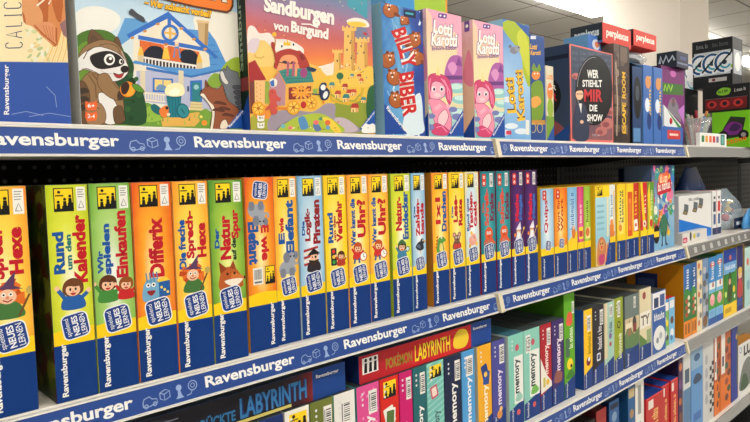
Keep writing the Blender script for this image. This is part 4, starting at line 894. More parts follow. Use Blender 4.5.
for c, o, bd in (((250, 244, 236), 0, .09), ((206, 28, 30), 0, .035)):
    T.text('BILLY', (62, 94), (98, 212), (104, 80), c, bd, bend=.1); T.text('BIBER', (88, 222), (100, 354), (132, 214), c, bd, bend=-.1)
Lb = b.part('brand_lettering'); corner_logo(A.on(Lb), [(38, 404), (34, 300), (112, 404)], (46, 330), (104, 402), (54, 318), (24, 70, 156))
Ic = A.on(b.part('age_panel')); Ic.poly([(100, 28), (138, 34), (138, 56), (102, 50)], (20, 36, 74)); Ic.poly([(106, 36), (130, 40), (130, 46), (106, 42)], (60, 170, 190)); Ic.rect(150, 20, 158, 66, (26, 40, 90))
P = b.pen(face=b.left); P.up('Ravensburger', 160, 170, 30, 120, (90, 140, 180))
b.done('board_game', 'blue game with tumbling brown beavers, right of the sand castle cover')
# pink unicorn games: one, then its twin further right
b = topbox(427.5, 462.5, 70, (426, 8), YB, .19, (246, 214, 190), (240, 206, 196))
A = b.trace(370, 0, 3.014)
b.pen().rect(0, 0, 200, 300, G([(0, (120, 186, 196)), (.14, (176, 214, 206)), (.3, (250, 226, 170)), (.6, (250, 226, 176)), (.85, (244, 206, 176))], 'v', noise=.08, nscale=20))
il = b.part('picture_print', 'pink winged pony and violet castle rock'); I = A.on(il)
I.blob([(178, 20), (290, 36), (290, 190), (262, 170), (266, 110), (230, 86), (190, 84), (186, 50)], (240, 172, 196))
I.blob([(224, 226), (236, 180), (256, 166), (280, 180), (284, 250), (240, 252)], (176, 96, 168)); I.blob([(234, 200), (250, 186), (262, 204), (250, 226)], (220, 150, 200)); I.poly([(258, 196), (268, 170), (278, 200)], (130, 66, 140)); I.rect(226, 228, 280, 240, (110, 60, 130))
for x, z, rx, ry in ((216, 280, 30, 14), (262, 266, 34, 16), (276, 300, 30, 14), (190, 318, 26, 14), (268, 342, 30, 16)): I.ell(x, z, rx, (150, 208, 206), ry); I.ell(x - 4, z - 5, rx * .6, (206, 234, 228), ry * .55)
PK, PKD = (244, 150, 178), (214, 70, 116); I.ol = ((176, 60, 110), 1.6)
I.blob([(176, 300), (184, 326), (200, 380), (236, 396), (246, 368), (236, 326), (210, 300)], PK); I.blob([(176, 244), (196, 226), (224, 236), (232, 268), (216, 296), (184, 296), (172, 272)], (250, 176, 196))
I.blob([(172, 250), (180, 226), (206, 222), (236, 238), (248, 282), (240, 316), (228, 290), (226, 262), (206, 246), (186, 252), (180, 296), (170, 290)], PKD)
I.poly([(198, 226), (204, 196), (212, 228)], (250, 220, 150)); I.ell(192, 268, 6, WHITE, 8); I.ell(216, 268, 6, WHITE, 8); I.ell(193, 269, 3.4, (70, 40, 90), 5); I.ell(216, 269, 3.4, (70, 40, 90), 5); I.ell(203, 286, 10, (252, 206, 212), 7)
I.blob([(206, 350), (226, 330), (236, 352), (222, 380), (206, 376)], (252, 206, 212)); I.line([(214, 316), (196, 330)], 12, (250, 176, 196)); I.line([(232, 316), (246, 334)], 10, (250, 176, 196)); I.blob([(186, 380), (206, 372), (240, 396), (226, 408), (190, 404)], PKD)
for q in ([(182, 236), (178, 262), (182, 290)], [(214, 236), (232, 262), (236, 300)], [(222, 240), (240, 276), (242, 306)], [(200, 384), (216, 380), (232, 398)]): I.line(q, 3, (250, 150, 184))
for x, z, r in ((250, 330, 8), (262, 352, 10), (184, 350, 8), (178, 384, 10), (262, 388, 12)): I.ell(x, z, r * 1.6, (120, 130, 190), r)
T = A.on(b.part('title_lettering'))
for c, bd, e in (((120, 60, 130), .05, 2), ((252, 246, 240), .035, 0)):
    T.text('Lotti', (190 - e, 99 + e), (247 + e, 113 + e), (192 - e, 58 - e), c, bd); T.text('Karotti', (184 - e, 138 + e), (262 + e, 142 + e), (186 - e, 98 - e), c, bd)
T.text('Einhorn-Edition', (186, 152), (260, 150), (186, 140), (110, 50, 140), .03)
Lb = b.part('brand_lettering'); corner_logo(A.on(Lb), [(232, 410), (288, 318), (290, 410)], (246, 406), (284, 344), (240, 400), (26, 76, 164))
Ic = A.on(b.part('age_icons')); Ic.poly(rrect(218, 48, 26, 14, 3, 8), (110, 66, 150)); Ic.ell(212, 47, 3, WHITE); Ic.ell(224, 49, 3, WHITE)
L2 = b.pen(b.part('side_print'), b.left); L2.rect(0, 0, 190, 300, G([(0, (240, 206, 170)), (.5, (246, 214, 190)), (1, (240, 190, 206))], 'v', noise=.3, nscale=14)); L2.poly(rrect(174, 246, 14, 36, 3), (110, 66, 150)); L2.ell(174, 256, 4, WHITE, n=8); L2.ell(174, 240, 4, WHITE, n=8); L2.blob([(160, 130), (176, 190), (188, 150), (186, 110)], PK); L2.poly([(150, 0), (190, 0), (190, 50)], (26, 76, 164)); L2.up('Lotti Karotti', 120, 140, 80, 220, (214, 120, 160))
lot = b.done('board_game', 'pink pony game next to the blue beaver game')
dup(lot, (on_y(473.6, 70, YB)[0], YB, S1 + .0004), 'pink pony game beside the blue one with a green hill, pale pink side showing')
# blue game with green hill
b = topbox(503.5, 530, 70, (504, 19), YB, .19, (90, 150, 220), (150, 200, 230))
A = b.trace(455, 0, 3.016)
b.pen().rect(0, 0, 200, 300, G([(0, (120, 176, 226)), (.5, (170, 208, 238)), (1, (74, 130, 206))], 'v', noise=.3, nscale=16))
I = A.on(b.part('picture_print', 'steep green hill with a grey mole')); I.blob([(146, 90), (150, 64), (200, 60), (226, 130), (226, 260), (206, 220), (196, 160)], (170, 190, 40)); I.blob([(186, 110), (206, 90), (224, 150), (224, 230), (206, 190)], (204, 210, 60)); I.ell(178, 152, 13, (130, 132, 146), 11); I.ell(188, 146, 9, (150, 152, 164)); I.ell(192, 143, 2, BLACK); I.ell(166, 140, 5, (110, 112, 126)); I.poly([(168, 60), (180, 66), (230, 120), (230, 84)], (46, 90, 166))
for x, z in ((150, 400), (170, 380), (200, 396), (160, 300)): I.ell(x, z, 20, (226, 236, 246), 9)
T = A.on(b.part('title_lettering'))
for c, bd in (((110, 66, 20), .07), ((250, 196, 50), .025)): T.text('Lotti', (186, 340), (178, 232), (158, 342), c, bd); T.text('Karotti', (212, 362), (204, 208), (188, 366), c, bd)
A.on(b.part('age_icons')).poly(rrect(162, 400, 16, 12, 3), (214, 60, 90)); A.on(b.part('barcode_sticker')).rect(213, 362, 224, 406, (236, 234, 226))
b.done('board_game', 'light blue game with steep green hill and yellow title')
# dark blue and orange slim game
b = topbox(530.8, 545, 80, (535, 35), YB, .19, (42, 78, 146), (60, 100, 160))
A = b.trace(455, 0, 3.016)
I = A.on(b.part('picture_print', 'orange headed figure in green')); I.blob([(228, 270), (240, 246), (262, 248), (268, 300), (262, 360), (230, 360)], (120, 156, 50)); I.ell(244, 226, 13, (234, 140, 60), 15); I.ell(240, 222, 2.4, WHITE); I.ell(249, 222, 2.4, WHITE); I.blob([(232, 212), (238, 190), (246, 206), (254, 192), (258, 214)], (120, 156, 50)); I.blob([(228, 300), (250, 290), (260, 310), (236, 326)], (240, 170, 80)); I.rect(226, 362, 272, 376, (200, 140, 60))
T = A.on(b.part('title_lettering')); T.text('Lotti', (226, 148), (246, 150), (228, 132), (250, 190, 40), .03); T.text('Karotti', (228, 166), (258, 166), (228, 152), (250, 190, 40), .03); T.line(ell(236, 386, 8, 14, n=12) + [(244, 386)], 2, (214, 190, 110)); T.line(ell(256, 386, 8, 14, n=12) + [(264, 386)], 2, (214, 190, 110))
A.on(b.part('age_icons')).rect(228, 108, 244, 118, (220, 224, 230))
b.done('board_game', 'slim dark blue game with orange headed green figure')
b = topbox(545.8, 553.5, 80, (549, 66), YB, .19, (220, 214, 190), (226, 222, 200))
P = b.pen(); w = b.w * 1000; P.rect(0, 0, w, 60, (120, 160, 60)); P.poly([(0, 0), (w, 0), (w, 40)], (30, 80, 160)); 
I = b.pen(b.part('picture_print')); I.ell(w / 2, 120, 13, (236, 130, 60), 22); I.ell(w / 2, 80, 14, (150, 180, 60), 24); I.ell(w / 2 - 4, 126, 3, WHITE); I.ell(w / 2 + 5, 128, 3, WHITE); b.pen(b.part('title_lettering')).flat('Lotti', 4, w - 4, 150, 166, (240, 150, 40))
b.done('board_game', 'narrow pale game with green foot left of the show game')
# quiz show game with the black oval
Yq = .83
b = topbox(570, 613, 100, (567.5, 43), Yq, .12, (74, 78, 96), (58, 74, 104))
A = b.trace(540, 20, 3.376); w, h = b.w * 1000, b.h * 1000
b.pen().rect(0, 0, w, h, (232, 118, 108)); P = b.pen(); P.rect(6, 6, w - 6, h - 5, G([(0, (150, 96, 100)), (.3, (96, 78, 92)), (.6, (70, 80, 100)), (1, (62, 74, 96))], 'v', noise=.5, nscale=18))
I = A.on(b.part('picture_print', 'black oval with standing man and pink hands'))
for r in range(3):
    for k in range(5): I.text('~4', (108 + k * 27, 116 + r * 20 + k), (130 + k * 27, 118 + r * 20 + k), (108 + k * 27, 104 + r * 20 + k), (92, 104, 122), 0)
for x, z, q in ((226, 350, 24), (240, 310, 18), (206, 376, 20), (120, 190, 14), (226, 280, 12)): I.ell(x, z, q, (190, 116, 110), q * .8); I.ell(x - 5, z + 3, q * .5, (150, 80, 84), q * .4)
I.ell(182, 238, 62, (20, 20, 24), 118, n=36)
I.line(ell(182, 238, 58, 112, n=30)[8:24], 2, (150, 150, 156))
I.blob([(112, 400), (116, 310), (126, 282), (142, 280), (156, 300), (164, 340), (160, 404)], (52, 60, 84)); I.poly([(130, 282), (140, 282), (138, 316)], WHITE); I.ell(132, 252, 13, SKIN, 18); I.blob([(118, 246), (122, 228), (138, 224), (148, 240), (140, 238), (124, 240)], (34, 26, 24)); I.line([(122, 250), (144, 250)], 2.4, BLACK); I.line([(150, 300), (158, 330), (140, 344)], 9, (44, 50, 72)); I.ell(140, 344, 6, SKIN)
T = A.on(b.part('title_lettering'))
for t, x0, x1, z0, z1, c in (('WER', 158, 196, 168, 196, WHITE), ('STIEHLT', 142, 208, 202, 226, WHITE), ('MIR', 148, 210, 234, 276, (206, 50, 56)), ('DIE', 166, 192, 286, 308, WHITE), ('SHOW', 158, 210, 318, 342, WHITE)): T.text(t, (x0, z1), (x1, z1 + 1), (x0, z0), c, .03)
T.text('~5', (176, 392), (200, 393), (176, 384), (200, 200, 204), 0)
L2 = b.pen(b.part('side_print'), b.left); L2.rect(4, 215, 116, 226, (30, 40, 60)); L2.ell(60, 120, 34, (22, 24, 30), 48); L2.text('WER', (40, 136), (80, 136), (40, 150), WHITE); L2.text('MIR', (38, 108), (82, 108), (38, 130), (206, 50, 56)); L2.blob([(6, 0), (60, 60), (116, 20), (116, 0)], (150, 80, 84)); L2.poly([(50, 0), (116, 0), (116, 44)], (30, 76, 150))
SHOWN = b.done('board_game', 'dark grey game with pink frame and black oval').name; SHOW_H = b.h + .0006
# brown escape game
b = topbox(614, 629.5, 90, (613, 43), YB, .2, (82, 66, 62), (120, 106, 98))
P = b.pen(); w, h = b.w * 1000, b.h * 1000; P.rect(0, 0, w, h, BUSY([(70, 54, 50), (96, 78, 70), (58, 46, 46), (110, 92, 80)], 26, (.4, 1, 2))); P.rect(w * .34, 0, w * .4, h, (40, 30, 30)); P.rect(w * .86, 0, w, h, (60, 46, 44))
T = b.pen(b.part('title_lettering')); T.up('ESCAPE', w * .5, w * .74, 28, 118, (240, 190, 30), .03); T.up('ROOM', w * .5, w * .74, 130, 206, (240, 190, 30), .03)
I = b.pen(b.part('picture_print')); I.line([(w * .14, 20), (w * .2, 120), (w * .12, 230)], 7, (180, 160, 140)); I.ell(w * .2, 200, 12, (150, 130, 116))
ESC = b.done('board_game', 'tall brown game with gold vertical title').name; ESC_H = b.h + .0006
# black spine with oval, and the two blue spines
b = topbox(632.5, 642, 100, (637, 67.2), YB, .2, (36, 66, 110), (24, 26, 30))
P = b.pen(b.part('picture_print', 'black oval picture')); w, h = b.w * 1000, b.h * 1000; P.ell(w / 2, h * .6, w * .42, (20, 20, 24), h * .28); P.ell(w / 2, h * .66, w * .2, (70, 80, 90), h * .1); P.rect(4, 6, w * .8, 46, (90, 140, 190))
b.done('board_game', 'dark blue game with tall black oval left of two alike blue games')
BZ = [(0, (70, 110, 180)), (1, (84, 134, 206))]
bl = topbox(643.5, 652.5, 100, (648, 65.5), YB, .2, (66, 112, 186), (90, 140, 200))
P = bl.pen(); w, h = bl.w * 1000, bl.h * 1000
T = bl.pen(bl.part('title_lettering')); T.up('~8', w * .55, w * .8, 60, 220, (240, 196, 60), .03); I = bl.pen(bl.part('picture_print')); I.ell(w * .5, 190, w * .3, (216, 150, 90), 20); I.ell(w * .4, 120, w * .25, (226, 236, 246), 22); I.ell(w * .6, 70, w * .25, (36, 60, 120), 26)
BLUE_TOP = S1 + .0006 + bl.h; bl = bl.done('board_game', 'blue game with yellow vertical lettering, left one of the two alike', group='two alike blue games')
dup(bl, (bl.location.x + .0765, YB, S1 + .0004), 'blue game with yellow vertical lettering, right one of the two alike')
# ------------------------------------------------------------------ second level, middle bay: the small games
def small(x0, x1, label, ground, title, tc, fig=None, h=.2245, base=True, side=None, tz=(128, 196), tx=(16, 38), name=True, cap=None, y=None, group=None, deep=(0, 54, 126), extra=None):
    b = Box(x0, x1, S2, h, .19, y, deep, side or (236, 196, 30)); w, H = b.w * 1000, h * 1000; k = w / 55
    P = b.pen(); P.rect(0, 58, w, H, YEL); P.rect(0, 76, w, H, ground if not isinstance(ground, list) else G(ground, 'r', .5, .55, .25, 30))
    if cap: P.rect(0, H - 34, w, H, cap)
    T = b.pen(b.part('title_lettering'))
    for i, t in enumerate(title):
        wd = (tx[1] - tx[0]) / len(title); T.up(t, (tx[0] + i * wd) * k, (tx[0] + (i + .86) * wd) * k, tz[0], tz[1], tc if isinstance(tc, tuple) else tc[i], .03)
    if fig: fig(b.pen(b.part('picture_print')), w, H)
    if name: b.pen(b.part('brand_lettering')).up('Ravensburger', 8 * k, 16 * k, 6, 52, WHITE, .015)
    if extra: extra(b)
    return b.done('board_game', label, 'board game', group)
def redtop(b):
    w, H = b.w * 1000, b.h * 1000; P = b.pen(b.part('age_panel')); P.poly(rrect(w * .3, H - 17, w * .3, 24, 4), (214, 56, 40)); P.ell(w * .3, H - 12, 3, WHITE); P.ell(w * .3, H - 22, 3, WHITE); badge(b.pen(b.part('stamp')), w * .55, 82, .8)
small(1.340, 1.4, 'light blue small game with single red title word', LB, ['Quips'], RD, None, extra=redtop, tx=(14, 36), tz=(114, 196))
small(1.4025, 1.4655, 'orange yellow small game with red title of two words', OR, ['Wort für', 'Wort'], [RD, RD], None, extra=redtop, tz=(112, 196), tx=(12, 40))
small(1.468, 1.517, 'light blue small game with yellow diagonal foot', [(0, (220, 236, 244)), (.5, (120, 180, 220))], ['~9'], (40, 120, 190), lambda P, w, H: (P.poly([(0, 76), (w, 76), (w, 110), (0, 84)], (250, 210, 40)), P.ell(w * .6, 104, 10, (226, 130, 60), 16), P.ell(w * .6, 118, 6, SKIN)), tz=(112, 210))
small(1.519, 1.5515, 'pink small game with red and white panel', [(0, (240, 120, 170)), (.6, (206, 30, 104))], ['~6'], WHITE, lambda P, w, H: (P.rect(w * .2, 84, w * .85, 116, (250, 220, 60)), P.rect(w * .25, 90, w * .8, 106, (206, 60, 60))), tz=(126, 176))
small(1.553, 1.59, 'green and yellow small game beside the pink one', [(0, (200, 220, 90)), (.6, (130, 180, 40))], ['~5'], (40, 100, 40), lambda P, w, H: (P.rect(w * .2, 82, w * .9, 112, (246, 226, 150)), P.ell(w * .5, 100, w * .28, (220, 120, 60), 12)), tz=(126, 186))
def boat(P, w, H):
    P.rect(0, 0, w, H - 30, G([(0, (226, 190, 120)), (.2, (236, 206, 130)), (.3, (150, 204, 222)), (.8, (176, 220, 230))], 'v', noise=.1, nscale=20)); P.poly([(w * .62, 0), (w, 0), (w, 84)], (20, 66, 146))
    P.blob([(6, 20), (14, 70), (40, 80), (62, 52), (44, 8), (16, 4)], (206, 130, 80)); P.ell(34, 58, 15, (226, 160, 100)); P.ell(28, 62, 3, BLACK); P.ell(40, 62, 3, BLACK); P.ell(34, 52, 5, (220, 60, 50)); P.blob([(18, 30), (50, 30), (46, 6), (22, 6)], (200, 70, 120)); P.line([(58, 10), (70, 60)], 5, (220, 80, 60))
    for i in range(5): P.rect(8, 100 + i * 16, w * .6, 106 + i * 16, (140, 190, 206))
    P.line([(w * .84, 80), (w * .84, 190)], 10, (236, 226, 180)); P.rect(0, H - 34, w, H, YEL); pictos(P, 10, H - 28, 40, H - 6)
small(1.603, 1.687, 'yellow topped small game with light blue picture reaching down to the shelf', LB, ['~6'], (60, 140, 170), boat, tz=(110, 180), tx=(24, 36), name=False, side=(236, 200, 40), y=.822)
small(1.69, 1.735, 'pale blue small game with orange cat, right of the yellow topped one', [(0, (240, 244, 240)), (.6, (190, 220, 232))], ['~6'], (90, 140, 190), lambda P, w, H: (P.blob([(4, 78), (10, 108), (30, 112), (40, 78)], (230, 130, 50)), P.ell(22, 116, 9, (236, 150, 70)), P.line([(w * .8, 90), (w * .8, 206)], 6, (240, 200, 70))), tz=(132, 196), cap=(226, 230, 226))
small(1.745, 1.802, 'plain yellow small game with dark green title', YY, ['~5', '~9'], [(30, 110, 80), (40, 60, 50)], lambda P, w, H: (P.ell(w * .36, 96, 11, (230, 150, 60)), P.ell(w * .36, 110, 6, SKIN)), tz=(110, 206), tx=(14, 42))
small(1.804, 1.855, 'yellow small game with tall orange panel', YY, ['~7'], (150, 40, 20), lambda P, w, H: (P.rect(w * .2, 66, w * .82, H - 26, (226, 88, 30)), P.rect(w * .34, 84, w * .68, H - 46, (240, 140, 60)), P.rect(w * .46, 96, w * .54, H - 60, (206, 60, 30))), tz=(120, 190), tx=(20, 34))
small(1.857, 1.8995, 'red small game with white cards, left of a taller yellow striped red one', [(0, (220, 70, 50)), (.6, (190, 30, 34))], ['~6'], (250, 220, 60), lambda P, w, H: (P.poly(rrect(w * .5, 96, w * .6, 34, 3, 8), WHITE), P.ell(w * .5, 96, 6, RD)), tz=(126, 200), y=YB + .004)
small(1.902, 1.9505, 'red small game with yellow slanted stripe', [(0, (230, 60, 50)), (.6, (200, 24, 40))], ['~5'], WHITE, lambda P, w, H: (P.poly([(0, H), (w * .3, H), (w * .8, 76), (w * .4, 76)], YEL), P.ell(w * .6, 96, 11, (240, 240, 230)), P.ell(w * .6, 96, 5, RD)), tz=(128, 190), tx=(30, 46), cap=(206, 30, 40))
small(1.953, 2.002, 'green small game at the right end of the small row', [(0, (190, 214, 80)), (.6, (110, 160, 40))], ['~6'], (230, 240, 200), lambda P, w, H: (P.poly([(0, H - 40), (w * .3, H), (w * .6, 76), (w * .2, 76)], (240, 210, 40)), P.ell(w * .55, 94, 12, (206, 60, 50)), P.ell(w * .5, 112, 6, WHITE)), tz=(134, 200), tx=(26, 42), cap=(96, 150, 46))
# crowded monster game
b = Box(2.012, 2.192, S2, .276, .09, .84, (90, 120, 170), (70, 96, 150)); w, h = b.w * 1000, b.h * 1000
b.pen().rect(0, 0, w, h, G([(0, (120, 176, 214)), (.5, (150, 190, 214)), (1, (60, 70, 130))], 'v', noise=.3)); I = b.pen(b.part('picture_print', 'crowd of colourful little monsters'))
cols = [(220, 60, 60), (240, 150, 40), (250, 206, 60), (90, 170, 80), (60, 130, 200), (130, 80, 170), (236, 120, 160), (40, 160, 160), (70, 60, 130), (240, 236, 220)]
rnd = random.Random(4)
for i in range(64):
    x, z = rnd.uniform(4, w - 4), rnd.uniform(46, h - 8); r = rnd.uniform(9, 17); I.blob([(x + r * rnd.uniform(.7, 1.2) * math.cos(a), z + r * rnd.uniform(.8, 1.3) * math.sin(a)) for a in (0, 1.2, 2.4, 3.6, 4.9)], cols[(i * 7) % 10])
    if i % 2: I.ell(x - 3, z + 3, 3, WHITE, n=10); I.ell(x + 4, z + 3, 3, WHITE, n=10); I.ell(x - 3, z + 3, 1.4, BLACK, n=6); I.ell(x + 4, z + 3, 1.4, BLACK, n=6)
I.blob([(70, 46), (60, 90), (90, 116), (120, 90), (110, 46)], (60, 120, 90)); I.line([(76, 14), (80, 56)], 6, (26, 30, 50)); I.line([(108, 14), (102, 56)], 6, (26, 30, 50)); I.line([(70, 12), (80, 14)], 6, (26, 30, 50)); I.line([(108, 14), (120, 12)], 6, (26, 30, 50)); I.line([(64, 90), (46, 60)], 5, (26, 30, 50)); I.line([(116, 90), (136, 70)], 5, (26, 30, 50))
T = b.pen(b.part('title_lettering')); 
T.on(T.mb).poly(rrect(96, 205, 116, 44, 12, 6), (206, 30, 60)); T.on(T.mb).poly(rrect(90, 232, 76, 36, 12, 4), (240, 110, 60))
T.text('~5', (60, 218), (120, 222), (60, 244), (252, 240, 200), .05); T.text('~7', (44, 190), (150, 200), (44, 218), (252, 246, 236), .05)
S = b.pen(b.part('stamp', 'black and yellow round stamp')); S.ell(32, 52, 24, (30, 28, 30), 30); S.rect(12, 44, 52, 62, YEL)
b.done('board_game', 'tall game with crowd of colourful monsters at the end of the middle bay')
b = Box(2.12, 2.3, S2, .27, .06, .94, (34, 80, 160), (26, 60, 130)); sticker(b.pen(b.part('barcode_sticker')), 30, 226, 52, 256, True); b.done('board_game', 'dark blue box with barcode behind the monster game')
# ------------------------------------------------------------------ third level
H3 = .2186
def memo(x0, x1, label, col, tcol=WHITE, txt='memory', h=H3, motif=None, side=None, st=(.5, .92), sx=(.5, .88), foot=True, y=None, group=None, z0=None, mcol=None, tz=(60, 160), dots=True, top=None):
    b = Box(x0, x1, S3, h, .2, y, col, side or col, top=top or (62, 70, 72)); w, H = b.w * 1000, h * 1000; P = b.pen()  # default top is darkened: shade under the shelf put into its colour
    if foot: P.poly([(0, 0), (w, 0), (w, 58), (0, 40)], (6, 56, 130)); b.pen(b.part('brand_lettering')).up('Ravensburger', w * .14, w * .3, 5, 44, WHITE, .01)
    if motif: motif(b.pen(b.part('picture_print')), w, H)
    if txt: b.pen(b.part('title_lettering')).up(txt, w * .42, w * .78, tz[0], tz[1], tcol, .03)
    if st: sticker(b.pen(b.part('barcode_sticker')), w * sx[0], H * st[0] if st[0] > .7 else H * .74, w * sx[1], H * st[1] + 4)
    if dots:
        q = b.pen(b.part('age_icons'))
        for i in range(3): q.ell(w * .24, H - 16 - i * 10, 2.6, mcol or (225, 225, 225), n=8)
    return b.done('memory_game', label, 'memory game', group)
Vv = lambda *c: (lambda P, w, H: [P.poly(rrect(w * .5, H * .72, w * .6, w * .6, 3, 12), (240, 236, 228)), P.poly(rrect(w * .5, H * .72, w * .46, w * .46, 2, 12), c[0])] + [P.ell(w * (.3 + .4 * (i % 2)), 70 + 9 * i, 4, c[i % len(c)], n=8) for i in range(2)])
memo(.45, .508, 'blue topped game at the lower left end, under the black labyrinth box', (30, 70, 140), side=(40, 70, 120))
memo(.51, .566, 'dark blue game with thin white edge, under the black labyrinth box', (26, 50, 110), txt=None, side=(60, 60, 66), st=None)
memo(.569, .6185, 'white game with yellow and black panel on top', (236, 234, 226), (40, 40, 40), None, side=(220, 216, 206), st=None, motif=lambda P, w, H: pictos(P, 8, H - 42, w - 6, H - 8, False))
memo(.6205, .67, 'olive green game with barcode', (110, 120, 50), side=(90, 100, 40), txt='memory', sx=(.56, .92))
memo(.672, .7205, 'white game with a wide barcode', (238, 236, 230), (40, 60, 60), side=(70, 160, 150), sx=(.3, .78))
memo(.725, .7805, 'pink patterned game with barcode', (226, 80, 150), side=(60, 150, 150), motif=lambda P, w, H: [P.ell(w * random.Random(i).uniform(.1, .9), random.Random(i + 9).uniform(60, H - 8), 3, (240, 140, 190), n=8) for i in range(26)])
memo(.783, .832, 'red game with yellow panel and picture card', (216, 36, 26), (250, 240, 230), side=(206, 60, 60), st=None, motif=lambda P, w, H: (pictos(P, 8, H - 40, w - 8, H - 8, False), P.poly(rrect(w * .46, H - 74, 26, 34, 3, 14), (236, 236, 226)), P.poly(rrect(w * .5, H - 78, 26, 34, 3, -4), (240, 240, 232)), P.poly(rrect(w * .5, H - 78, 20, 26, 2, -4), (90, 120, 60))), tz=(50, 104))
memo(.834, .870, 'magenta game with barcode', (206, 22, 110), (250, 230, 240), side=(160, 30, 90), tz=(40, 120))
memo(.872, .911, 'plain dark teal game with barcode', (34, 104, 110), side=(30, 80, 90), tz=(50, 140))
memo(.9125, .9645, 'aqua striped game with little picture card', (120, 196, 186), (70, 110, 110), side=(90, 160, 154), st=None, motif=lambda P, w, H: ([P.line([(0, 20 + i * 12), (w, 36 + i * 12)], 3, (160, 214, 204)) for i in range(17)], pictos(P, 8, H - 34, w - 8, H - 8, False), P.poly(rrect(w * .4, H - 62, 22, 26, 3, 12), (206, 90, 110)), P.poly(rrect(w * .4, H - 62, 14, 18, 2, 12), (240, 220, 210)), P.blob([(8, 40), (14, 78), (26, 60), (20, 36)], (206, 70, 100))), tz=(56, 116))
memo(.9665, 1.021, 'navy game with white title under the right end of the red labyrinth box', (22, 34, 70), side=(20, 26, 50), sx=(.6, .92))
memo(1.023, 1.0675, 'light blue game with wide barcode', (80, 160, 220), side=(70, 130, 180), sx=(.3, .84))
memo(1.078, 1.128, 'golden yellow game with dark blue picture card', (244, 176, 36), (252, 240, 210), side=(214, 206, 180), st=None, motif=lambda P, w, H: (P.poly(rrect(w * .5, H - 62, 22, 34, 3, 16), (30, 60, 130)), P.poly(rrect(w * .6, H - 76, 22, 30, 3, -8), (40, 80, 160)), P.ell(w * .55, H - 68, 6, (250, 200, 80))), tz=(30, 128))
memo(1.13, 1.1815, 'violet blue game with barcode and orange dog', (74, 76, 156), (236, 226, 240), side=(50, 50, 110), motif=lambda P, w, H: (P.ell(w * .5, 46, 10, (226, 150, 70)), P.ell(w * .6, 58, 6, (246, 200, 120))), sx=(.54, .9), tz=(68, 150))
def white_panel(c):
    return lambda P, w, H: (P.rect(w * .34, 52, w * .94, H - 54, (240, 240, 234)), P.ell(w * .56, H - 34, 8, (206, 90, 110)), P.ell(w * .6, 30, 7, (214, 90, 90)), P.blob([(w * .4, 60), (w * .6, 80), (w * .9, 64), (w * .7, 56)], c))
memo(1.195, 1.255, 'mint green game with white title panel, pale edge', (132, 204, 186), (30, 60, 60), side=(206, 226, 216), st=None, motif=white_panel((160, 206, 190)), tz=(76, 158), top=(60, 110, 130))
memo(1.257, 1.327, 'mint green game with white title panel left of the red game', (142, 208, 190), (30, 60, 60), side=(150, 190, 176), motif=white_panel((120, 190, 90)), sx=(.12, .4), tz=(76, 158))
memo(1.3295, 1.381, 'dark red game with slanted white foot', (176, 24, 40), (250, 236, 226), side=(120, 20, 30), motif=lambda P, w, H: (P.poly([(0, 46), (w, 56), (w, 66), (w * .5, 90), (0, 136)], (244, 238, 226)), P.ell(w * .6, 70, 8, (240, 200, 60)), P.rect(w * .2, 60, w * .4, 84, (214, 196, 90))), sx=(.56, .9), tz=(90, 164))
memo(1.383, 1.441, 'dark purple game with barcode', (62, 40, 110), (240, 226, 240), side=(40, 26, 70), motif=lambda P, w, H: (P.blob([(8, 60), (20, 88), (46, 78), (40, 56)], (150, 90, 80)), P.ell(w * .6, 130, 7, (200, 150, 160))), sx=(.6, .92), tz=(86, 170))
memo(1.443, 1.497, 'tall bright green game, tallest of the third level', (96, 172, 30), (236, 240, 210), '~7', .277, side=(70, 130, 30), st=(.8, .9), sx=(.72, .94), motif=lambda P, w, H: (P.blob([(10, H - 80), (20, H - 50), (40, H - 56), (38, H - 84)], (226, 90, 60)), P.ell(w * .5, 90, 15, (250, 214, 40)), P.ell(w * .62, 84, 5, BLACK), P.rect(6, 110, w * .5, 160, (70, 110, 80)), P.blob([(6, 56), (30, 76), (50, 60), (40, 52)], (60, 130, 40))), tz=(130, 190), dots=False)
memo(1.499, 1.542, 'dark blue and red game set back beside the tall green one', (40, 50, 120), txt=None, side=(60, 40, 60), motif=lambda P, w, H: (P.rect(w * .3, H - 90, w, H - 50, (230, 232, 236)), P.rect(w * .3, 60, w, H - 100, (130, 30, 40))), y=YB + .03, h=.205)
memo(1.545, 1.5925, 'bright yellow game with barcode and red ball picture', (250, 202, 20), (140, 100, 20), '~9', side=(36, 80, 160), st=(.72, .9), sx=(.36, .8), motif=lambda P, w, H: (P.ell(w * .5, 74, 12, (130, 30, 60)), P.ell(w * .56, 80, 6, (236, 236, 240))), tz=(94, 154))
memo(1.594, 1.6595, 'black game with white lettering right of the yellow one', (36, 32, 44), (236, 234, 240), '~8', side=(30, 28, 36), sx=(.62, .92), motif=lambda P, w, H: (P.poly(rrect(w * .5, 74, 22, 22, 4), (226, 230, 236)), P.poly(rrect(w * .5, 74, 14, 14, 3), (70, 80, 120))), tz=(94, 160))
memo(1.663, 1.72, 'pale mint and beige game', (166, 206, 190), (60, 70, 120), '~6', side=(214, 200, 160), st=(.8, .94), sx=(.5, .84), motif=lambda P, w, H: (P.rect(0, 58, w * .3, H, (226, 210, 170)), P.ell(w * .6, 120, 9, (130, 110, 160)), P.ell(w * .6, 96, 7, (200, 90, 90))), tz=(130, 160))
memo(1.723, 1.7785, 'olive green game with black round emblem', (150, 166, 30), (240, 240, 220), '~8', h=.2225, side=(234, 234, 220), st=(.74, .94), sx=(.34, .66), motif=lambda P, w, H: (P.ell(w * .5, 142, 11, (30, 34, 36)), P.ell(w * .5, 142, 7, (150, 166, 60))), tz=(40, 116))
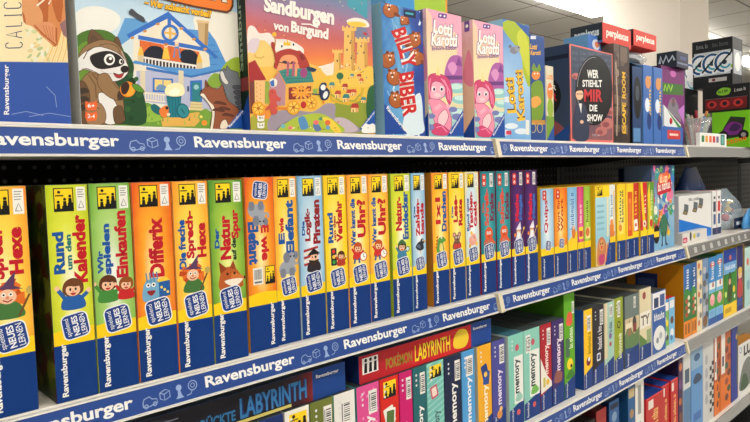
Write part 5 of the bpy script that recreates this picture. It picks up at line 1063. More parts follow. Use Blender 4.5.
def scape(P, w, H):
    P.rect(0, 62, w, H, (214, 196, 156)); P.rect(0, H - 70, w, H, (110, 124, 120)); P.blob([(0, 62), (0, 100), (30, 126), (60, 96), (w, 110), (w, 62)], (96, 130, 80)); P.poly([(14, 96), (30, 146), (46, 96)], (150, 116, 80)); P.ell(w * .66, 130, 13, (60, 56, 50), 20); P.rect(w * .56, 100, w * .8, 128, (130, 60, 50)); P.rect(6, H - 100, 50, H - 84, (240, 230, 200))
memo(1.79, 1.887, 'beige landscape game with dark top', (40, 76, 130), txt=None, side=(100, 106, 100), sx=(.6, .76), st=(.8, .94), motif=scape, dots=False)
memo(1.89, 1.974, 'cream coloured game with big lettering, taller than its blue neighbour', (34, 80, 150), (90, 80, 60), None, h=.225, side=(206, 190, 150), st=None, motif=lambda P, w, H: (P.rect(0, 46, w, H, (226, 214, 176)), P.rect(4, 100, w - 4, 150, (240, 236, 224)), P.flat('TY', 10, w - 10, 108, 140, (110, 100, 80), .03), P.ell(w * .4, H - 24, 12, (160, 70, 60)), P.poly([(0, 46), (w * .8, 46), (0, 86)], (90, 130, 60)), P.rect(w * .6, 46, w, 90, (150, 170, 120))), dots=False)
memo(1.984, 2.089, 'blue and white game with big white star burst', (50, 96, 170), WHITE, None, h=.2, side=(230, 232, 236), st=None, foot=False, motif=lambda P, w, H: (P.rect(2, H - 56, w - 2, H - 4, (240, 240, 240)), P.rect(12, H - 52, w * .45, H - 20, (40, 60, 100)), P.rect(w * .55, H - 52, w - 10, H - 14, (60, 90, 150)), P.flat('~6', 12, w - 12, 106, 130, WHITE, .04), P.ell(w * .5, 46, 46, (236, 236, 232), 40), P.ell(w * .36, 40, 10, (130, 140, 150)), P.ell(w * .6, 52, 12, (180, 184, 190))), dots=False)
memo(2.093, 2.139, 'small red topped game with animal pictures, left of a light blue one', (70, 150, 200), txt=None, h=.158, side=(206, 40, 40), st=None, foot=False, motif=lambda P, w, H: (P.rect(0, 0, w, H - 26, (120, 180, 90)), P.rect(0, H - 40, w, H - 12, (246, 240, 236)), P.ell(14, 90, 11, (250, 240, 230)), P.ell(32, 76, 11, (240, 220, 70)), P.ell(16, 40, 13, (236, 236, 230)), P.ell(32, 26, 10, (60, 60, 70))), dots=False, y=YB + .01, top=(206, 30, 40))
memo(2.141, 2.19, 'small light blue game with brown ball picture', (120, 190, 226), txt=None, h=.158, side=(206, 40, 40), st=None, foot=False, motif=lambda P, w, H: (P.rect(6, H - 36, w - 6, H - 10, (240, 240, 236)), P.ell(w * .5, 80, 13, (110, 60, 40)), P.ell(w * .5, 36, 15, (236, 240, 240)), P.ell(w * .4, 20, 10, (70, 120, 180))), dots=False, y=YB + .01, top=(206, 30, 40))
# the labyrinth boxes lying across the row
def laby(x0, x1, label, grad, end, word, wc, pre, prec, yel=None, foot_l=False):
    b = Box(x0, x1, S3 + H3 + .0006, .052, .28, .834, end, (26, 50, 104), top=(50, 60, 70)); w, H = b.w * 1000, 52; P = b.pen()
    P.rect(0, 0, w - 74, H, grad)
    T = b.pen(b.part('title_lettering'))
    for t, c, a0, a1, z0, z1 in pre: T.text(t, (a0, z0), (a1, z0), (a0, z1), c, .03)
    for c, bd in ((prec, .07), (wc, .02)): T.text('LABYRINTH', (word[0], 9), (word[1], 9), (word[0], 41), c, bd)
    b.pen(b.part('brand_lettering')).flat('Ravensburger', w - 66, w - 16, 34, 42, WHITE, .02)
    return b
b = laby(.3, .7045, '', G([(0, (18, 20, 30)), (.66, (24, 22, 34)), (.76, (60, 24, 34)), (.86, (150, 40, 40)), (1, (170, 50, 44))], 'h', noise=.05), (22, 66, 140), (190, 318), (52, 120, 176), [('VERRÜCKTE', (40, 110, 160), 96, 182, 10, 30), ('DAS', (40, 110, 160), 62, 90, 10, 30)], (20, 50, 110))
E5 = b.pen(b.part('age_panel')); E5.rect(168, 2, 286, 7, (214, 200, 110))
I = b.pen(b.part('picture_print')); I.blob([(20, 20), (30, 44), (60, 46), (84, 38), (60, 34)], (40, 44, 60)); I.line([(26, 30), (60, 40), (90, 40)], 2, (120, 130, 150))
b.done('board_game', 'long black labyrinth game lying flat on the memory games')
b = laby(.7365, 1.137, '', G([(0, (176, 26, 40)), (.6, (214, 34, 40)), (1, (196, 30, 40))], 'h', noise=.1), (24, 70, 150), (148, 256), (246, 210, 40), [('POKÉMON', (150, 130, 40), 68, 140, 12, 38)], (130, 30, 30))
Q = b.pen(b.part('info_panel')); Q.rect(8, 16, 48, 46, (236, 234, 230)); 
for i in range(3): Q.poly([(12 + 12 * i, 18), (14 + 12 * i, 36), (20 + 12 * i, 36), (20 + 12 * i, 18)], BLACK); Q.ell(17 + 12 * i, 41, 3.4, BLACK)
b.pen(b.part('picture_print', 'plain yellow round patch')).blob([(270, 10), (268, 30), (284, 46), (310, 42), (318, 22), (304, 6)], (244, 208, 50))
b.done('board_game', 'long red labyrinth game lying flat on the memory games')
# boxes standing behind the front row, their dark tops just showing
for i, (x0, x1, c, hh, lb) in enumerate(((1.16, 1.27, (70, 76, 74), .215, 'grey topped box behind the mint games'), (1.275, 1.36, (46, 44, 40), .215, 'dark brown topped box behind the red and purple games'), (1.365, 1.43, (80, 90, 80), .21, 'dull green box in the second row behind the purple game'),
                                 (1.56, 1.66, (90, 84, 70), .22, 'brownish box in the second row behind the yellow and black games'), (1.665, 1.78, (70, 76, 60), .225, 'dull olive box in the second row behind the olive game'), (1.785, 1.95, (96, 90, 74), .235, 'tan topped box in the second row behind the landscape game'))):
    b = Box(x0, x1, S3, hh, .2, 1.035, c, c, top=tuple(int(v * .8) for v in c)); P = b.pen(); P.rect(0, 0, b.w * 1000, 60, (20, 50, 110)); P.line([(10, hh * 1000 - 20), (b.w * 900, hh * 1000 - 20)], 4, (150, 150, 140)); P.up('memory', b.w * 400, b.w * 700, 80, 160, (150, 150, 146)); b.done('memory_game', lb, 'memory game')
# ------------------------------------------------------------------ fourth level, middle bay
def tall(x0, x1, z, h, label, col, side=None, title=None, tc=WHITE, motif=None, y=None, d=.2, cat='board game', top=None, up=True, tx=(.3, .66), tz=None, name='board_game', group=None):
    b = Box(x0, x1, z, h, d, y, col, side or col, top=top); w, H = b.w * 1000, h * 1000
    if motif: motif(b.pen(b.part('picture_print')), w, H)
    if title:
        T = b.pen(b.part('title_lettering')); z0, z1 = tz or (H * .3, H * .8)
        (T.up if up else T.flat)(title, w * tx[0], w * tx[1], z0, z1, tc, .03)
    return b.done(name, label, cat, group)
tall(1.47, 1.535, S4, .25, 'dark box with dotted lettering at the bottom edge', (30, 32, 30), motif=lambda P, w, H: [P.ell(8 + 8 * (i % 6), H - 12 - 8 * (i // 6), 2, (120, 130, 110), n=6) for i in range(18)])
tall(1.54, 1.6, S4, .27, 'black box with dim red picture left of the red game', (34, 20, 24), motif=lambda P, w, H: (P.rect(w * .2, H - 110, w * .8, H - 20, (90, 30, 34)),))
tall(1.609, 1.668, S4, .285, 'dark red game at the bottom edge beside a blue one', (150, 34, 34), (80, 26, 28), motif=lambda P, w, H: (P.rect(4, H - 140, w - 4, H - 30, (170, 50, 44)), P.ell(w * .5, H - 80, 14, (206, 120, 90))))
tall(1.686, 1.748, S4, .29, 'blue game with pale figure at the bottom edge', (34, 90, 150), (20, 40, 80), motif=lambda P, w, H: (P.ell(w * .5, H - 50, 15, (130, 160, 190)), P.blob([(8, H - 150), (14, H - 80), (44, H - 84), (50, H - 150)], (190, 150, 100)), P.rect(6, H - 26, w - 6, H - 10, (20, 30, 60))))
tall(1.807, 1.853, S4, .306, 'blue picture game just left of the white one on the lowest shelf', (40, 96, 150), (30, 80, 130), motif=lambda P, w, H: (P.rect(4, H - 40, w - 4, H - 12, (200, 180, 130)), P.ell(w * .5, H - 90, 14, (170, 130, 80)), P.blob([(6, H - 190), (12, H - 130), (34, H - 120), (40, H - 190)], (180, 120, 60))))
tall(1.8555, 1.9175, S4, .306, 'white game with black vertical lettering and dark side', (236, 234, 226), (36, 50, 70), '~9', (40, 40, 46), tz=(90, 180), tx=(.36, .6), motif=lambda P, w, H: (P.rect(w * .3, 200, w * .66, 290, (150, 154, 150)),))
RT_ = (190, 40, 40)
for i, (x0, x1, lb, y) in enumerate(((1.924, 2.058, 'wide red game with blue top, next to the white game on the lowest shelf', YB - .004), (2.063, 2.124, 'narrow red game with blue top, middle of the three red ones', YB + .004), (2.128, 2.189, 'narrow red game with blue top, last of the three red ones', YB))):
    tall(x0, x1, S4, .236 + .004 * i, lb, (196, 44, 44), (206, 40, 44), '~9', (240, 200, 120), y=y, d=.26, top=(30, 62, 140), tz=(80, 190), motif=lambda P, w, H: (P.rect(0, H - 6, w, H, (220, 70, 60)), P.ell(w * .6, 60, 14, (240, 190, 120)), P.rect(w * .12, H - 40, w * .4, H - 12, (236, 226, 214)), P.rect(0, 0, w * .2, 70, (246, 200, 40))))
tall(2.194, 2.231, S4, .30, 'dark purple picture box at the right end of the lowest middle shelf', (64, 40, 84), (52, 34, 70), motif=lambda P, w, H: (P.ell(w * .5, H - 30, 14, (206, 120, 70)), P.ell(w * .5, H - 90, 17, (110, 70, 130)), P.ell(w * .4, H - 150, 13, (190, 110, 60)), P.rect(w * .2, H - 240, w * .8, H - 190, (120, 80, 60))))
# ------------------------------------------------------------------ right bay, second level: white electronics kits and blue bags
def px_box(u0, u1, vref, vtop, z, Y, d, col, **k):
    x0 = on_y(u0, vref, Y)[0]; x1 = on_y(u1, vref, Y)[0]; return Box(x0, x1, z, on_y(u0, vtop, Y)[1] - z, d, Y, col, **k)
b = Box(2.29, 2.612, S2, .165, .16, .862, (232, 232, 230), (214, 214, 212)); w, h = b.w * 1000, b.h * 1000
I = b.pen(b.part('picture_print', 'photos of open laptops')); 
for x, z in ((60, 100), (150, 104), (206, 116)): I.poly([(x - 26, z), (x + 14, z - 6), (x + 26, z + 8), (x - 14, z + 14)], (60, 66, 72)); I.poly([(x - 14, z + 14), (x + 26, z + 8), (x + 30, z + 30), (x - 10, z + 36)], (96, 104, 110)); I.poly([(x - 20, z + 2), (x + 8, z - 3), (x + 16, z + 6), (x - 10, z + 10)], (150, 130, 80))
b.pen(b.part('colour_panel', 'bright blue wedge')).poly([(0, 0), (w, 0), (w, 30), (0, 84)], (20, 120, 214)); b.pen(b.part('title_lettering')).flat('~8', 90, 200, 144, 156, (90, 96, 104), .02)
b.done('toy_kit_box', 'white box with laptop photos and bright blue wedge', 'toy box')
b = Box(2.236, 2.47, S2, .04, .028, .83, (224, 220, 214), (200, 200, 196)); P = b.pen(b.part('picture_print')); w = b.w * 1000
P.poly(rrect(24, 14, 40, 18, 4), (206, 40, 90)); P.flat('~3', 10, 36, 9, 18, WHITE); P.ell(74, 24, 9, (50, 60, 60), 16); P.ell(108, 22, 12, (206, 190, 50), 10); P.ell(146, 22, 16, (130, 160, 190), 8)
b.done('toy_kit_box', 'low white box with pink badge in front of the laptop box', 'toy box')
for i, (x0, x1, lb, mc) in enumerate(((2.618, 2.665, 'white upright box with dark spine pictures, right beside the laptop box', (60, 70, 90)), (2.668, 2.715, 'white upright box with red spot, just left of the clear toy bag', (206, 60, 60)))):
    b = Box(x0, x1, S2, .172, .15, .86, (236, 236, 234), (190, 60, 60) if i else (224, 224, 224)); P = b.pen(b.part('picture_print')); w = b.w * 1000
    P.rect(w * .2, 90, w * .8, 130, mc); P.rect(w * .25, 40, w * .75, 80, (60, 90, 140)); P.rect(0, 0, w, 26, (24, 50, 100)); P.rect(w * .3, 140, w * .7, 150, (80, 80, 84)); b.done('toy_kit_box', lb, 'toy box')
def bag(x0, x1, z, h, y, d, label, card, film, fill, clear=True):
    """gusseted toy bag: rounded film body that narrows to a pinched top with a printed header card"""
    o = empty('toy_bag', ((x0 + x1) / 2, y, z + .0006)); tag(o, label, 'toy bag'); w = (x1 - x0) / 2
    m = MB(); n = 16; rings = []
    for k, (zz, f, g) in enumerate(((0, .86, .8), (.06, .97, .98), (.3, 1, 1), (.6, .9, .8), (.82, .66, .42), (.95, .5, .16), (1, .46, .1))):
        rings.append([(w * f * math.copysign(abs(math.cos(a)) ** .6, math.cos(a)) * (1 + .02 * math.sin(5 * a + k)), d / 2 * g * math.copysign(abs(math.sin(a)) ** .7, math.sin(a)), h * zz) for a in [2 * math.pi * i / n for i in range(n)]])
    vs = [p for r in rings for p in r]; fs = [[k * n + i, k * n + (i + 1) % n, (k + 1) * n + (i + 1) % n, (k + 1) * n + i] for k in range(len(rings) - 1) for i in range(n)] + [list(range(n))[::-1], list(range((len(rings) - 1) * n, len(rings) * n))]
    m.mesh(vs, fs, film); m.build('film_body', o, smooth=True)
    if fill:
        rnd = random.Random(int(x0 * 100))
        for i in range(12):
            f = MB(); t = bmesh.new(); bmesh.ops.create_icosphere(t, subdivisions=2, radius=rnd.uniform(.012, .02)); f.bm(t, fill[i % len(fill)], Matrix.Translation((rnd.uniform(-w * .6, w * .6), rnd.uniform(-d * .25, d * .1), .02 + rnd.uniform(0, h * .55))) @ Matrix.Diagonal((1, .8, rnd.uniform(.6, 1.2), 1)))
            f.build('toy_piece', o, smooth=True)
    if card:
        c = MB(); c.box(-w * .72, w * .72, -d * .5 - .012, -d * .5 - .009, .004, .05, card, .0005); F = Face((-w * .72, -d * .5 - .0121, .004), (1, 0, 0), (0, 0, 1), w * 1.44, .046)
        Pen(F, c, lambda x, y: (x * w * 1.44, y * .046)).rect(.1, .35, .9, .65, (220, 224, 230)); c.build('label_card', o)
    return o
bag(2.82, 3.10, S2, .17, .935, .14, 'clear toy bag of coloured pieces with dark label, right of the white upright boxes', (24, 40, 70), GLASSY((190, 214, 230), .35, 'film'), [(230, 190, 60), (206, 60, 60), (236, 236, 230), (60, 70, 80), (120, 160, 200)])
bag(2.90, 3.16, S2, .085, .835, .028, 'low plain blue toy bag at the right picture edge', (30, 60, 130), C((70, 150, 214), .25, .6), None)
bag(3.10, 3.42, S2, .268, 1.17, .10, 'dark blue toy bag standing at the back, behind the white boxes', None, C((28, 66, 128), .25, .6), None)
# ------------------------------------------------------------------ right bay, third level
def slim(x0, x1, h, label, cols, motif, side, title=None, tc=WHITE, sidepic=False):
    b = Box(x0, x1, S3, h, .2, None, cols[0], side); w, H = b.w * 1000, h * 1000; P = b.pen(); P.rect(0, H * .62, w, H, cols[1]); 
    motif(b.pen(b.part('picture_print')), w, H)
    if title: b.pen(b.part('title_lettering')).up(title, w * .3, w * .68, H * .66, H * .94, tc, .03)
    if sidepic:
        P = b.pen(b.part('side_print'), b.left); P.rect(30, 130, 110, 220, (30, 56, 110)); P.rect(40, 140, 100, 200, (60, 90, 150)); P.rect(20, 40, 120, 90, (206, 204, 196)); P.blob([(30, 46), (50, 84), (80, 70), (104, 84), (112, 46)], (90, 110, 80))
    return b.done('board_game', label, 'board game')
def forest(P, w, H):
    P.rect(0, 0, w, 58, (236, 140, 30)); P.rect(0, 58, w, 160, (46, 120, 50)); P.blob([(0, 150), (w * .3, 176), (w, 150), (w, 130), (0, 130)], (60, 140, 60))
    for z in (80, 104, 128): P.ell(w * .4, z, w * .2, (190, 80, 60), 9); P.ell(w * .7, z + 10, w * .16, (240, 226, 200), 8)
    P.rect(w * .2, 12, w * .36, 48, (120, 60, 20)); P.rect(w * .56, 12, w * .8, 48, (150, 80, 20))
def pig(P, w, H):
    P.rect(0, 58, w, 120, (70, 160, 60)); P.ell(w * .5, 92, w * .34, (240, 160, 170), 22); P.ell(w * .5, 104, w * .2, (250, 190, 196), 12); P.rect(w * .1, 134, w * .9, 160, (246, 246, 240)); P.rect(0, 0, w, 26, (40, 90, 170)); P.rect(w * .2, 30, w * .8, 52, (120, 170, 220)); P.ell(w * .6, 150, w * .14, (200, 120, 110)); P.ell(w * .5, H - 30, w * .34, (206, 90, 70), 12)
slim(2.243, 2.308, .257, 'first blue and green forest game with orange foot, next to the yellow box side', ((120, 180, 216), (44, 110, 180)), forest, (190, 132, 16), '~4', sidepic=True)
slim(2.311, 2.364, .257, 'second blue and green forest game with orange foot', ((150, 200, 226), (30, 90, 160)), forest, (60, 110, 60), '~4')
slim(2.367, 2.420, .259, 'cream coloured game with round animal faces', ((226, 214, 180), (232, 214, 170)), lambda P, w, H: [P.ell(w * (.35 + .3 * (i % 2)), 30 + i * 26, w * .22, ((206, 120, 80), (130, 130, 136), (240, 236, 226), (90, 120, 170))[i % 4], 11) for i in range(9)], (190, 170, 120))
slim(2.423, 2.481, .259, 'grey blue game with rocks and dark animals', ((150, 164, 180), (120, 150, 190)), lambda P, w, H: ([P.ell(w * (.3 + .4 * (i % 2)), 24 + i * 24, w * .26, ((110, 100, 96), (70, 80, 100), (190, 190, 196))[i % 3], 13) for i in range(9)], P.ell(w * .4, 26, w * .4, (130, 90, 60), 22)), (100, 110, 130))
slim(2.484, 2.559, .257, 'left one of two light blue farm games with pink pigs', ((120, 186, 226), (60, 140, 210)), pig, (40, 110, 60), '~4')
slim(2.562, 2.640, .26, 'right one of two light blue farm games, pink pigs, beside the big green cover', ((126, 190, 230), (66, 146, 214)), pig, (40, 110, 60), '~4')
b = Box(2.646, 2.802, S3, .268, .08, None, (44, 120, 50), (236, 200, 40)); w, h = b.w * 1000, b.h * 1000; P = b.pen()
P.rect(0, 0, w, 50, (250, 210, 40)); P.rect(0, 210, w, h, (24, 66, 160)); P.rect(0, 170, w, 214, (110, 170, 220)); I = b.pen(b.part('picture_print', 'figure among green leaves'))
I.blob([(0, 60), (20, 150), (60, 170), (110, 160), (156, 176), (156, 60)], (60, 140, 50)); I.blob([(46, 60), (50, 120), (70, 136), (96, 120), (98, 60)], (60, 80, 40)); I.ell(72, 142, 20, (96, 70, 44)); I.ell(72, 136, 13, (226, 180, 140)); I.blob([(50, 150), (72, 176), (96, 150)], (44, 90, 40)); I.ell(122, 100, 14, (250, 214, 60)); I.ell(26, 90, 12, (206, 230, 110)); I.ell(130, 70, 9, (240, 240, 230)); I.ell(78, 232, 14, (220, 110, 80), 10)
b.pen(b.part('title_lettering')).flat('~9', 20, 136, 186, 204, (240, 244, 250), .03); b.pen(b.part('brand_panel')).rect(16, 14, 90, 34, (206, 160, 20))
b.done('board_game', 'wide green leaf cover with yellow foot and dark blue top')
slim(2.807, 2.880, .27, 'dark blue game with light haired figure, right of the green leaf cover', ((30, 44, 120), (36, 40, 110)), lambda P, w, H: (P.ell(w * .5, 150, w * .34, (236, 196, 150), 24), P.ell(w * .5, 166, w * .36, (230, 190, 80), 14), P.blob([(8, 60), (16, 126), (56, 126), (64, 60)], (190, 60, 60)), P.rect(6, 20, w - 6, 50, (60, 80, 150))), (206, 180, 60))
slim(2.884, 2.902, .27, 'narrow dark yellow edged game at the right of the third level', ((120, 96, 40), (150, 120, 40)), lambda P, w, H: P.rect(w * .3, 30, w * .7, H - 30, (60, 50, 30)), (206, 180, 60))
slim(2.906, 3.0, .25, 'pale aqua game at the right picture edge', ((176, 214, 214), (190, 224, 222)), lambda P, w, H: (P.ell(w * .4, H - 60, 16, (220, 110, 90)), P.ell(w * .5, 90, 22, (130, 180, 190))), (170, 200, 200))
Lf = b  # ------------------------------------------------------------------ right bay, lowest level
tall(2.236, 2.304, S4, .31, 'white and blue game at the left end of the lowest right shelf', (90, 130, 170), (206, 206, 204), motif=lambda P, w, H: (P.rect(0, H - 130, w, H, (214, 216, 214)), P.rect(w * .2, H - 110, w * .8, H - 60, (70, 90, 110))))
tall(2.308, 2.422, S4, .322, 'wide light blue game with ship silhouettes', (96, 150, 206), (70, 110, 150), motif=lambda P, w, H: (P.rect(0, H - 90, w, H, (140, 176, 206)), P.blob([(20, H - 130), (50, H - 110), (90, H - 120), (100, H - 140), (40, H - 146)], (50, 70, 100)), P.ell(w * .5, H - 50, 30, (60, 90, 130), 14), P.rect(20, 40, w - 20, 70, (60, 110, 180))))
tall(2.426, 2.536, S4, .326, 'white game with black chequered edge', (206, 206, 204), (220, 220, 218), motif=lambda P, w, H: [P.rect(w * (.6 + .2 * (i % 2)), 30 + i * 16, w * (.8 + .2 * (i % 2)), 46 + i * 16, (40, 40, 44)) for i in range(12)] + [P.ell(w * .3, 90 + i * 50, 14, (170, 174, 180), 20) for i in range(4)])
def fire(P, w, H):
    P.rect(0, 0, w, 130, (226, 116, 30)); P.rect(w * .1, H - 190, w * .45, H - 20, (236, 232, 226)); P.rect(w * .18, H - 160, w * .34, H - 120, (60, 60, 70))
    for i in range(8): P.ell(w * (.6 + .2 * (i % 2)), 40 + i * 32, w * .16, ((110, 50, 30), (60, 90, 60), (150, 60, 40))[i % 3], 14)
tall(2.540, 2.603, S4, .33, 'narrower orange game with white upper panel', (190, 90, 40), (150, 70, 30), motif=fire)
tall(2.607, 2.73, S4, .334, 'wider orange game with white upper panel', (196, 100, 50), (150, 70, 30), motif=fire)
tall(2.736, 2.818, S4, .33, 'deep blue game between the orange one and the white front cover', (24, 50, 150), (20, 36, 110), motif=lambda P, w, H: (P.rect(w * .75, 60, w, H - 40, (60, 80, 100)), P.ell(w * .8, H - 70, 12, (206, 170, 60))))
b = Box(2.823, 3.06, S4, .217, .05, None, (226, 226, 224), (190, 130, 50)); w, h = b.w * 1000, b.h * 1000; P = b.pen(b.part('picture_print'))
P.ell(30, h - 26, 13, (70, 90, 150)); P.ell(30, h - 26, 9, (236, 236, 236)); P.blob([(20, 20), (40, 100), (100, 140), (170, 130), (220, 40)], (120, 124, 120)); P.blob([(30, 20), (60, 80), (110, 70), (130, 20)], (60, 90, 60)); b.pen(b.part('title_lettering')).flat('LU', 70, 170, h - 60, h - 16, (30, 32, 36), .05)
b.done('board_game', 'white front cover with black title in the bottom right corner')
# ------------------------------------------------------------------ top level, right: puzzle balls, monster pack, spinner boxes, car box, pencils
def at_x(u, v, X):
    r = ray(u, v); t = X / r.x; return r.y * t, EYE + r.z * t
def word_on(F, mb, t, col, x0=.12, x1=.9, z0=.26, z1=.78, bold=.04):
    Pen(F, mb, lambda x, y: (x * F.w, y * F.h)).text(t, (x0, z0), (x1, z0), (x0, z1), col, bold)
ESC_TOP = bpy.data.objects[ESC].location.z + ESC_H
# red fronted pack lying on the brown game, its dark long side towards us
Yp = .845; x0 = on_y(602.5, 32, Yp)[0]; x1 = on_y(631, 32, Yp)[0]; zt = on_y(602.5, 22, Yp)[1]; yr = at_x(570.5, 35, x0)[0]
b = Box(x0, x1, ESC_TOP, zt - ESC_TOP, yr - Yp, Yp, (212, 52, 38), (30, 44, 56)); 
word_on(b.front, b.part('title_lettering'), 'perplexus', (246, 226, 214)); word_on(b.left, b.part('side_lettering'), 'perplexus', (226, 232, 234))
b.pen(b.part('picture_print'), b.left).rect(0, 0, 300, 6, (70, 130, 190)); b.done('puzzle_ball_box', 'flat box with red front and black lettered side on the brown game', 'toy box')
# blue box on the quiz game, behind its upper edge
SHOW_TOP = bpy.data.objects[SHOWN].location.z + SHOW_H
Yp = .86; x0 = on_y(588, 40, Yp)[0]; x1 = on_y(601, 40, Yp)[0]; zt = on_y(588, 34, Yp)[1]
b = Box(x0, x1, SHOW_TOP, zt - SHOW_TOP, .075, Yp, (60, 110, 190), (110, 170, 222)); w, h = b.w * 1000, b.h * 1000; P = b.pen(b.part('picture_print')); P.ell(w * .6, h * .5, w * .3, (206, 214, 226), h * .3); P.ell(w * .66, h * .52, w * .16, (226, 130, 90), h * .18)
b.done('small_blue_box', 'blue box lying on the quiz game beside the black lettered pack', 'toy box')
# lower red pack with its clear ball, standing on the two blue games
Yp = .846; x0 = on_y(633.5, 40, Yp)[0]; x1 = on_y(656.5, 40, Yp)[0]; zt = on_y(633.5, 28.5, Yp)[1]; zb = on_y(633.5, 45, Yp)[1]; w = x1 - x0; z0 = BLUE_TOP + .0012
o = empty('puzzle_ball_pack', (x0, Yp, z0)); tag(o, 'red topped pack with clear ball standing on the blue games', 'toy pack'); dp = .12; H0 = zb - z0
m = MB(); m.box(0, w, 0, dp, H0, zt - z0, (212, 52, 38), .002, {'-x': (40, 30, 34)}); m.build('header_box', o)
F = Face((0, 0, H0), (1, 0, 0), (0, 0, 1), w, zt - zb); t = MB(); word_on(F, t, 'perplexus', (246, 226, 214)); t.build('title_lettering', o)
R0 = H0 / 2 - .002
g = MB(); q = bmesh.new(); bmesh.ops.create_uvsphere(q, u_segments=24, v_segments=16, radius=1); g.bm(q, GLASSY((225, 235, 240), .32, 'ball'), Matrix.Translation((w / 2, .06, H0 / 2)) @ Matrix.Diagonal((w * .46, .055, R0, 1))); g.build('clear_ball', o, smooth=True)
for k, c in enumerate(((60, 150, 190), (226, 232, 236), (40, 50, 60))):
    g = MB(); n = 22; pts = [(w / 2 + w * .34 * math.cos(6.2832 * i / n), .06 + .036 * math.sin(6.2832 * i / n) * (1 if k else .5), H0 * (.35 + .15 * k) + .006 * math.sin(12.5664 * i / n)) for i in range(n)]
    vs = [(x, y, z + e) for x, y, z in pts for e in (-.004, .004)]; g.mesh(vs, [[2 * i, 2 * ((i + 1) % n), 2 * ((i + 1) % n) + 1, 2 * i + 1] for i in range(n)], c); g.build('track', o)
for xx in (.002, w - .005):
    m = MB(); m.box(xx, xx + .003, .1, .118, 0, H0, (60, 66, 74), 0); m.build('back_strut', o)
m = MB(); m.box(0, w, .004, dp, 0, .004, (40, 60, 90), 0); m.build('base_tray', o)
# small blue box with red label, in front
b = px_box(661.5, 683, 133, 126, S1, .828, .034, (52, 96, 176), left=(70, 120, 190)); w, h = b.w * 1000, b.h * 1000
b.pen().rect(0, 0, w, h, (56, 104, 182)); q = b.pen(b.part('label_panel', 'red label')); q.poly(rrect(w * .56, h * .56, w * .6, h * .5, 4), (206, 60, 54)); q.rect(w * .36, h * .5, w * .76, h * .62, (236, 210, 200))
b.done('small_box', 'small blue box with red label at the shelf edge', 'box')
# monster pack and the dark box on it
Ym = .90
b = px_box(661, 684.5, 90, 65, S1, Ym, .13, (90, 30, 90), left=(60, 20, 64)); w, h = b.w * 1000, b.h * 1000
b.pen().rect(0, 0, w, h, G([(0, (60, 26, 70)), (.5, (126, 40, 120)), (1, (110, 30, 100))], 'v', noise=.4, nscale=20)); I = b.pen(b.part('picture_print', 'green lettered card with grey winged monster'))
zt = h; I.ell(w * .5, zt - 22, 26, (190, 90, 170), 12); I.poly([(10, zt - 60), (w - 14, zt - 54), (w - 10, zt - 92), (14, zt - 100)], (60, 110, 40)); I.line([(24, zt - 88), (36, zt - 66), (50, zt - 86), (66, zt - 64), (84, zt - 84), (100, zt - 62)], 9, (150, 206, 60))
I.blob([(w * .2, zt - 190), (w * .3, zt - 130), (w * .5, zt - 106), (w * .7, zt - 130), (w * .84, zt - 190), (w * .5, zt - 170)], (130, 124, 136)); I.ell(w * .5, zt - 124, 16, (96, 90, 100)); I.ell(w * .44, zt - 120, 4, (220, 60, 60)); I.ell(w * .56, zt - 120, 4, (220, 60, 60)); I.poly([(4, zt - 130), (w * .3, zt - 150), (6, zt - 200)], (160, 60, 150)); I.poly([(w - 4, zt - 126), (w * .7, zt - 150), (w - 6, zt - 200)], (190, 120, 200))
mo = b.done('monster_toy_pack', 'purple pack with green lettering and grey winged monster', 'toy pack')
Xd = 2.33; zt = S1 + .0008 + b.h; y0, z1 = at_x(676.5, 50.5, Xd); y1 = at_x(656.5, 56, Xd)[0]; y0 = max(y0, .85)
bb = Box(Xd, Xd + .11, zt, z1 - zt, y1 - y0, y0, (40, 44, 66), (36, 46, 60)); w, h = bb.w * 1000, bb.h * 1000; D1 = (y1 - y0) * 1000
P = bb.pen(bb.part('side_print'), bb.left); P.line([(10, h * .3), (D1 * .2, h * .75), (D1 * .32, h * .3), (D1 * .48, h * .75), (D1 * .6, h * .35), (D1 * .8, h * .7), (D1 - 8, h * .4)], 8, (196, 210, 226)); P = bb.pen(bb.part('picture_print')); P.rect(6, h * .2, w - 6, h * .3, (120, 130, 160)); P.rect(w * .3, h * .5, w * .8, h * .7, (70, 80, 130))
bb.done('flat_box', 'flat dark box with white scribble lying on the purple monster pack', 'box')
# green car box, black boxes stacked on it; their long sides face the aisle's near end
def side_stack(x0, w, y0, y1, z0, z1, col, name, label, cat, art):
    b = Box(x0, x0 + w, z0, z1 - z0, y1 - y0, y0, col); art(b, b.pen(b.part('picture_print'), b.left), (y1 - y0) * 1000, (z1 - z0) * 1000); return b.done(name, label, cat)
Xg = 2.86
yA, zA = at_x(712, 113, Xg); yB = .80
def cargreen(b, P, w, h):
    P.rect(0, 0, w, h, (120, 200, 30)); P.poly([(w * .1, h * .2), (w * .5, h * .86), (w * .9, h * .8), (w * .8, h * .3)], (44, 50, 40)); P.blob([(w * .3, h * .4), (w * .5, h * .7), (w * .8, h * .6), (w * .7, h * .36)], (120, 40, 130)); P.blob([(w * .46, h * .5), (w * .6, h * .66), (w * .78, h * .56), (w * .64, h * .44)], (60, 30, 80))
    for x, z in ((.3, .34), (.84, .34)): P.ell(w * x, h * z, h * .13, (26, 26, 28)); P.ell(w * x, h * z, h * .06, (150, 150, 150))
    P.ell(w * .24, h * .24, h * .14, (230, 230, 226)); P.ell(w * .24, h * .24, h * .06, (40, 40, 40)); P.text('~5', (w * .4, h * .08), (w * .94, h * .2), (w * .38, h * .2), (236, 120, 40), .04)
    P2 = b.pen(b.part('front_print')); q = b.w * 1000; P2.rect(0, 0, q, h, (120, 200, 30)); P2.blob([(q * .2, h * .3), (q * .4, h * .7), (q * .8, h * .6), (q * .8, h * .3)], (100, 40, 120))
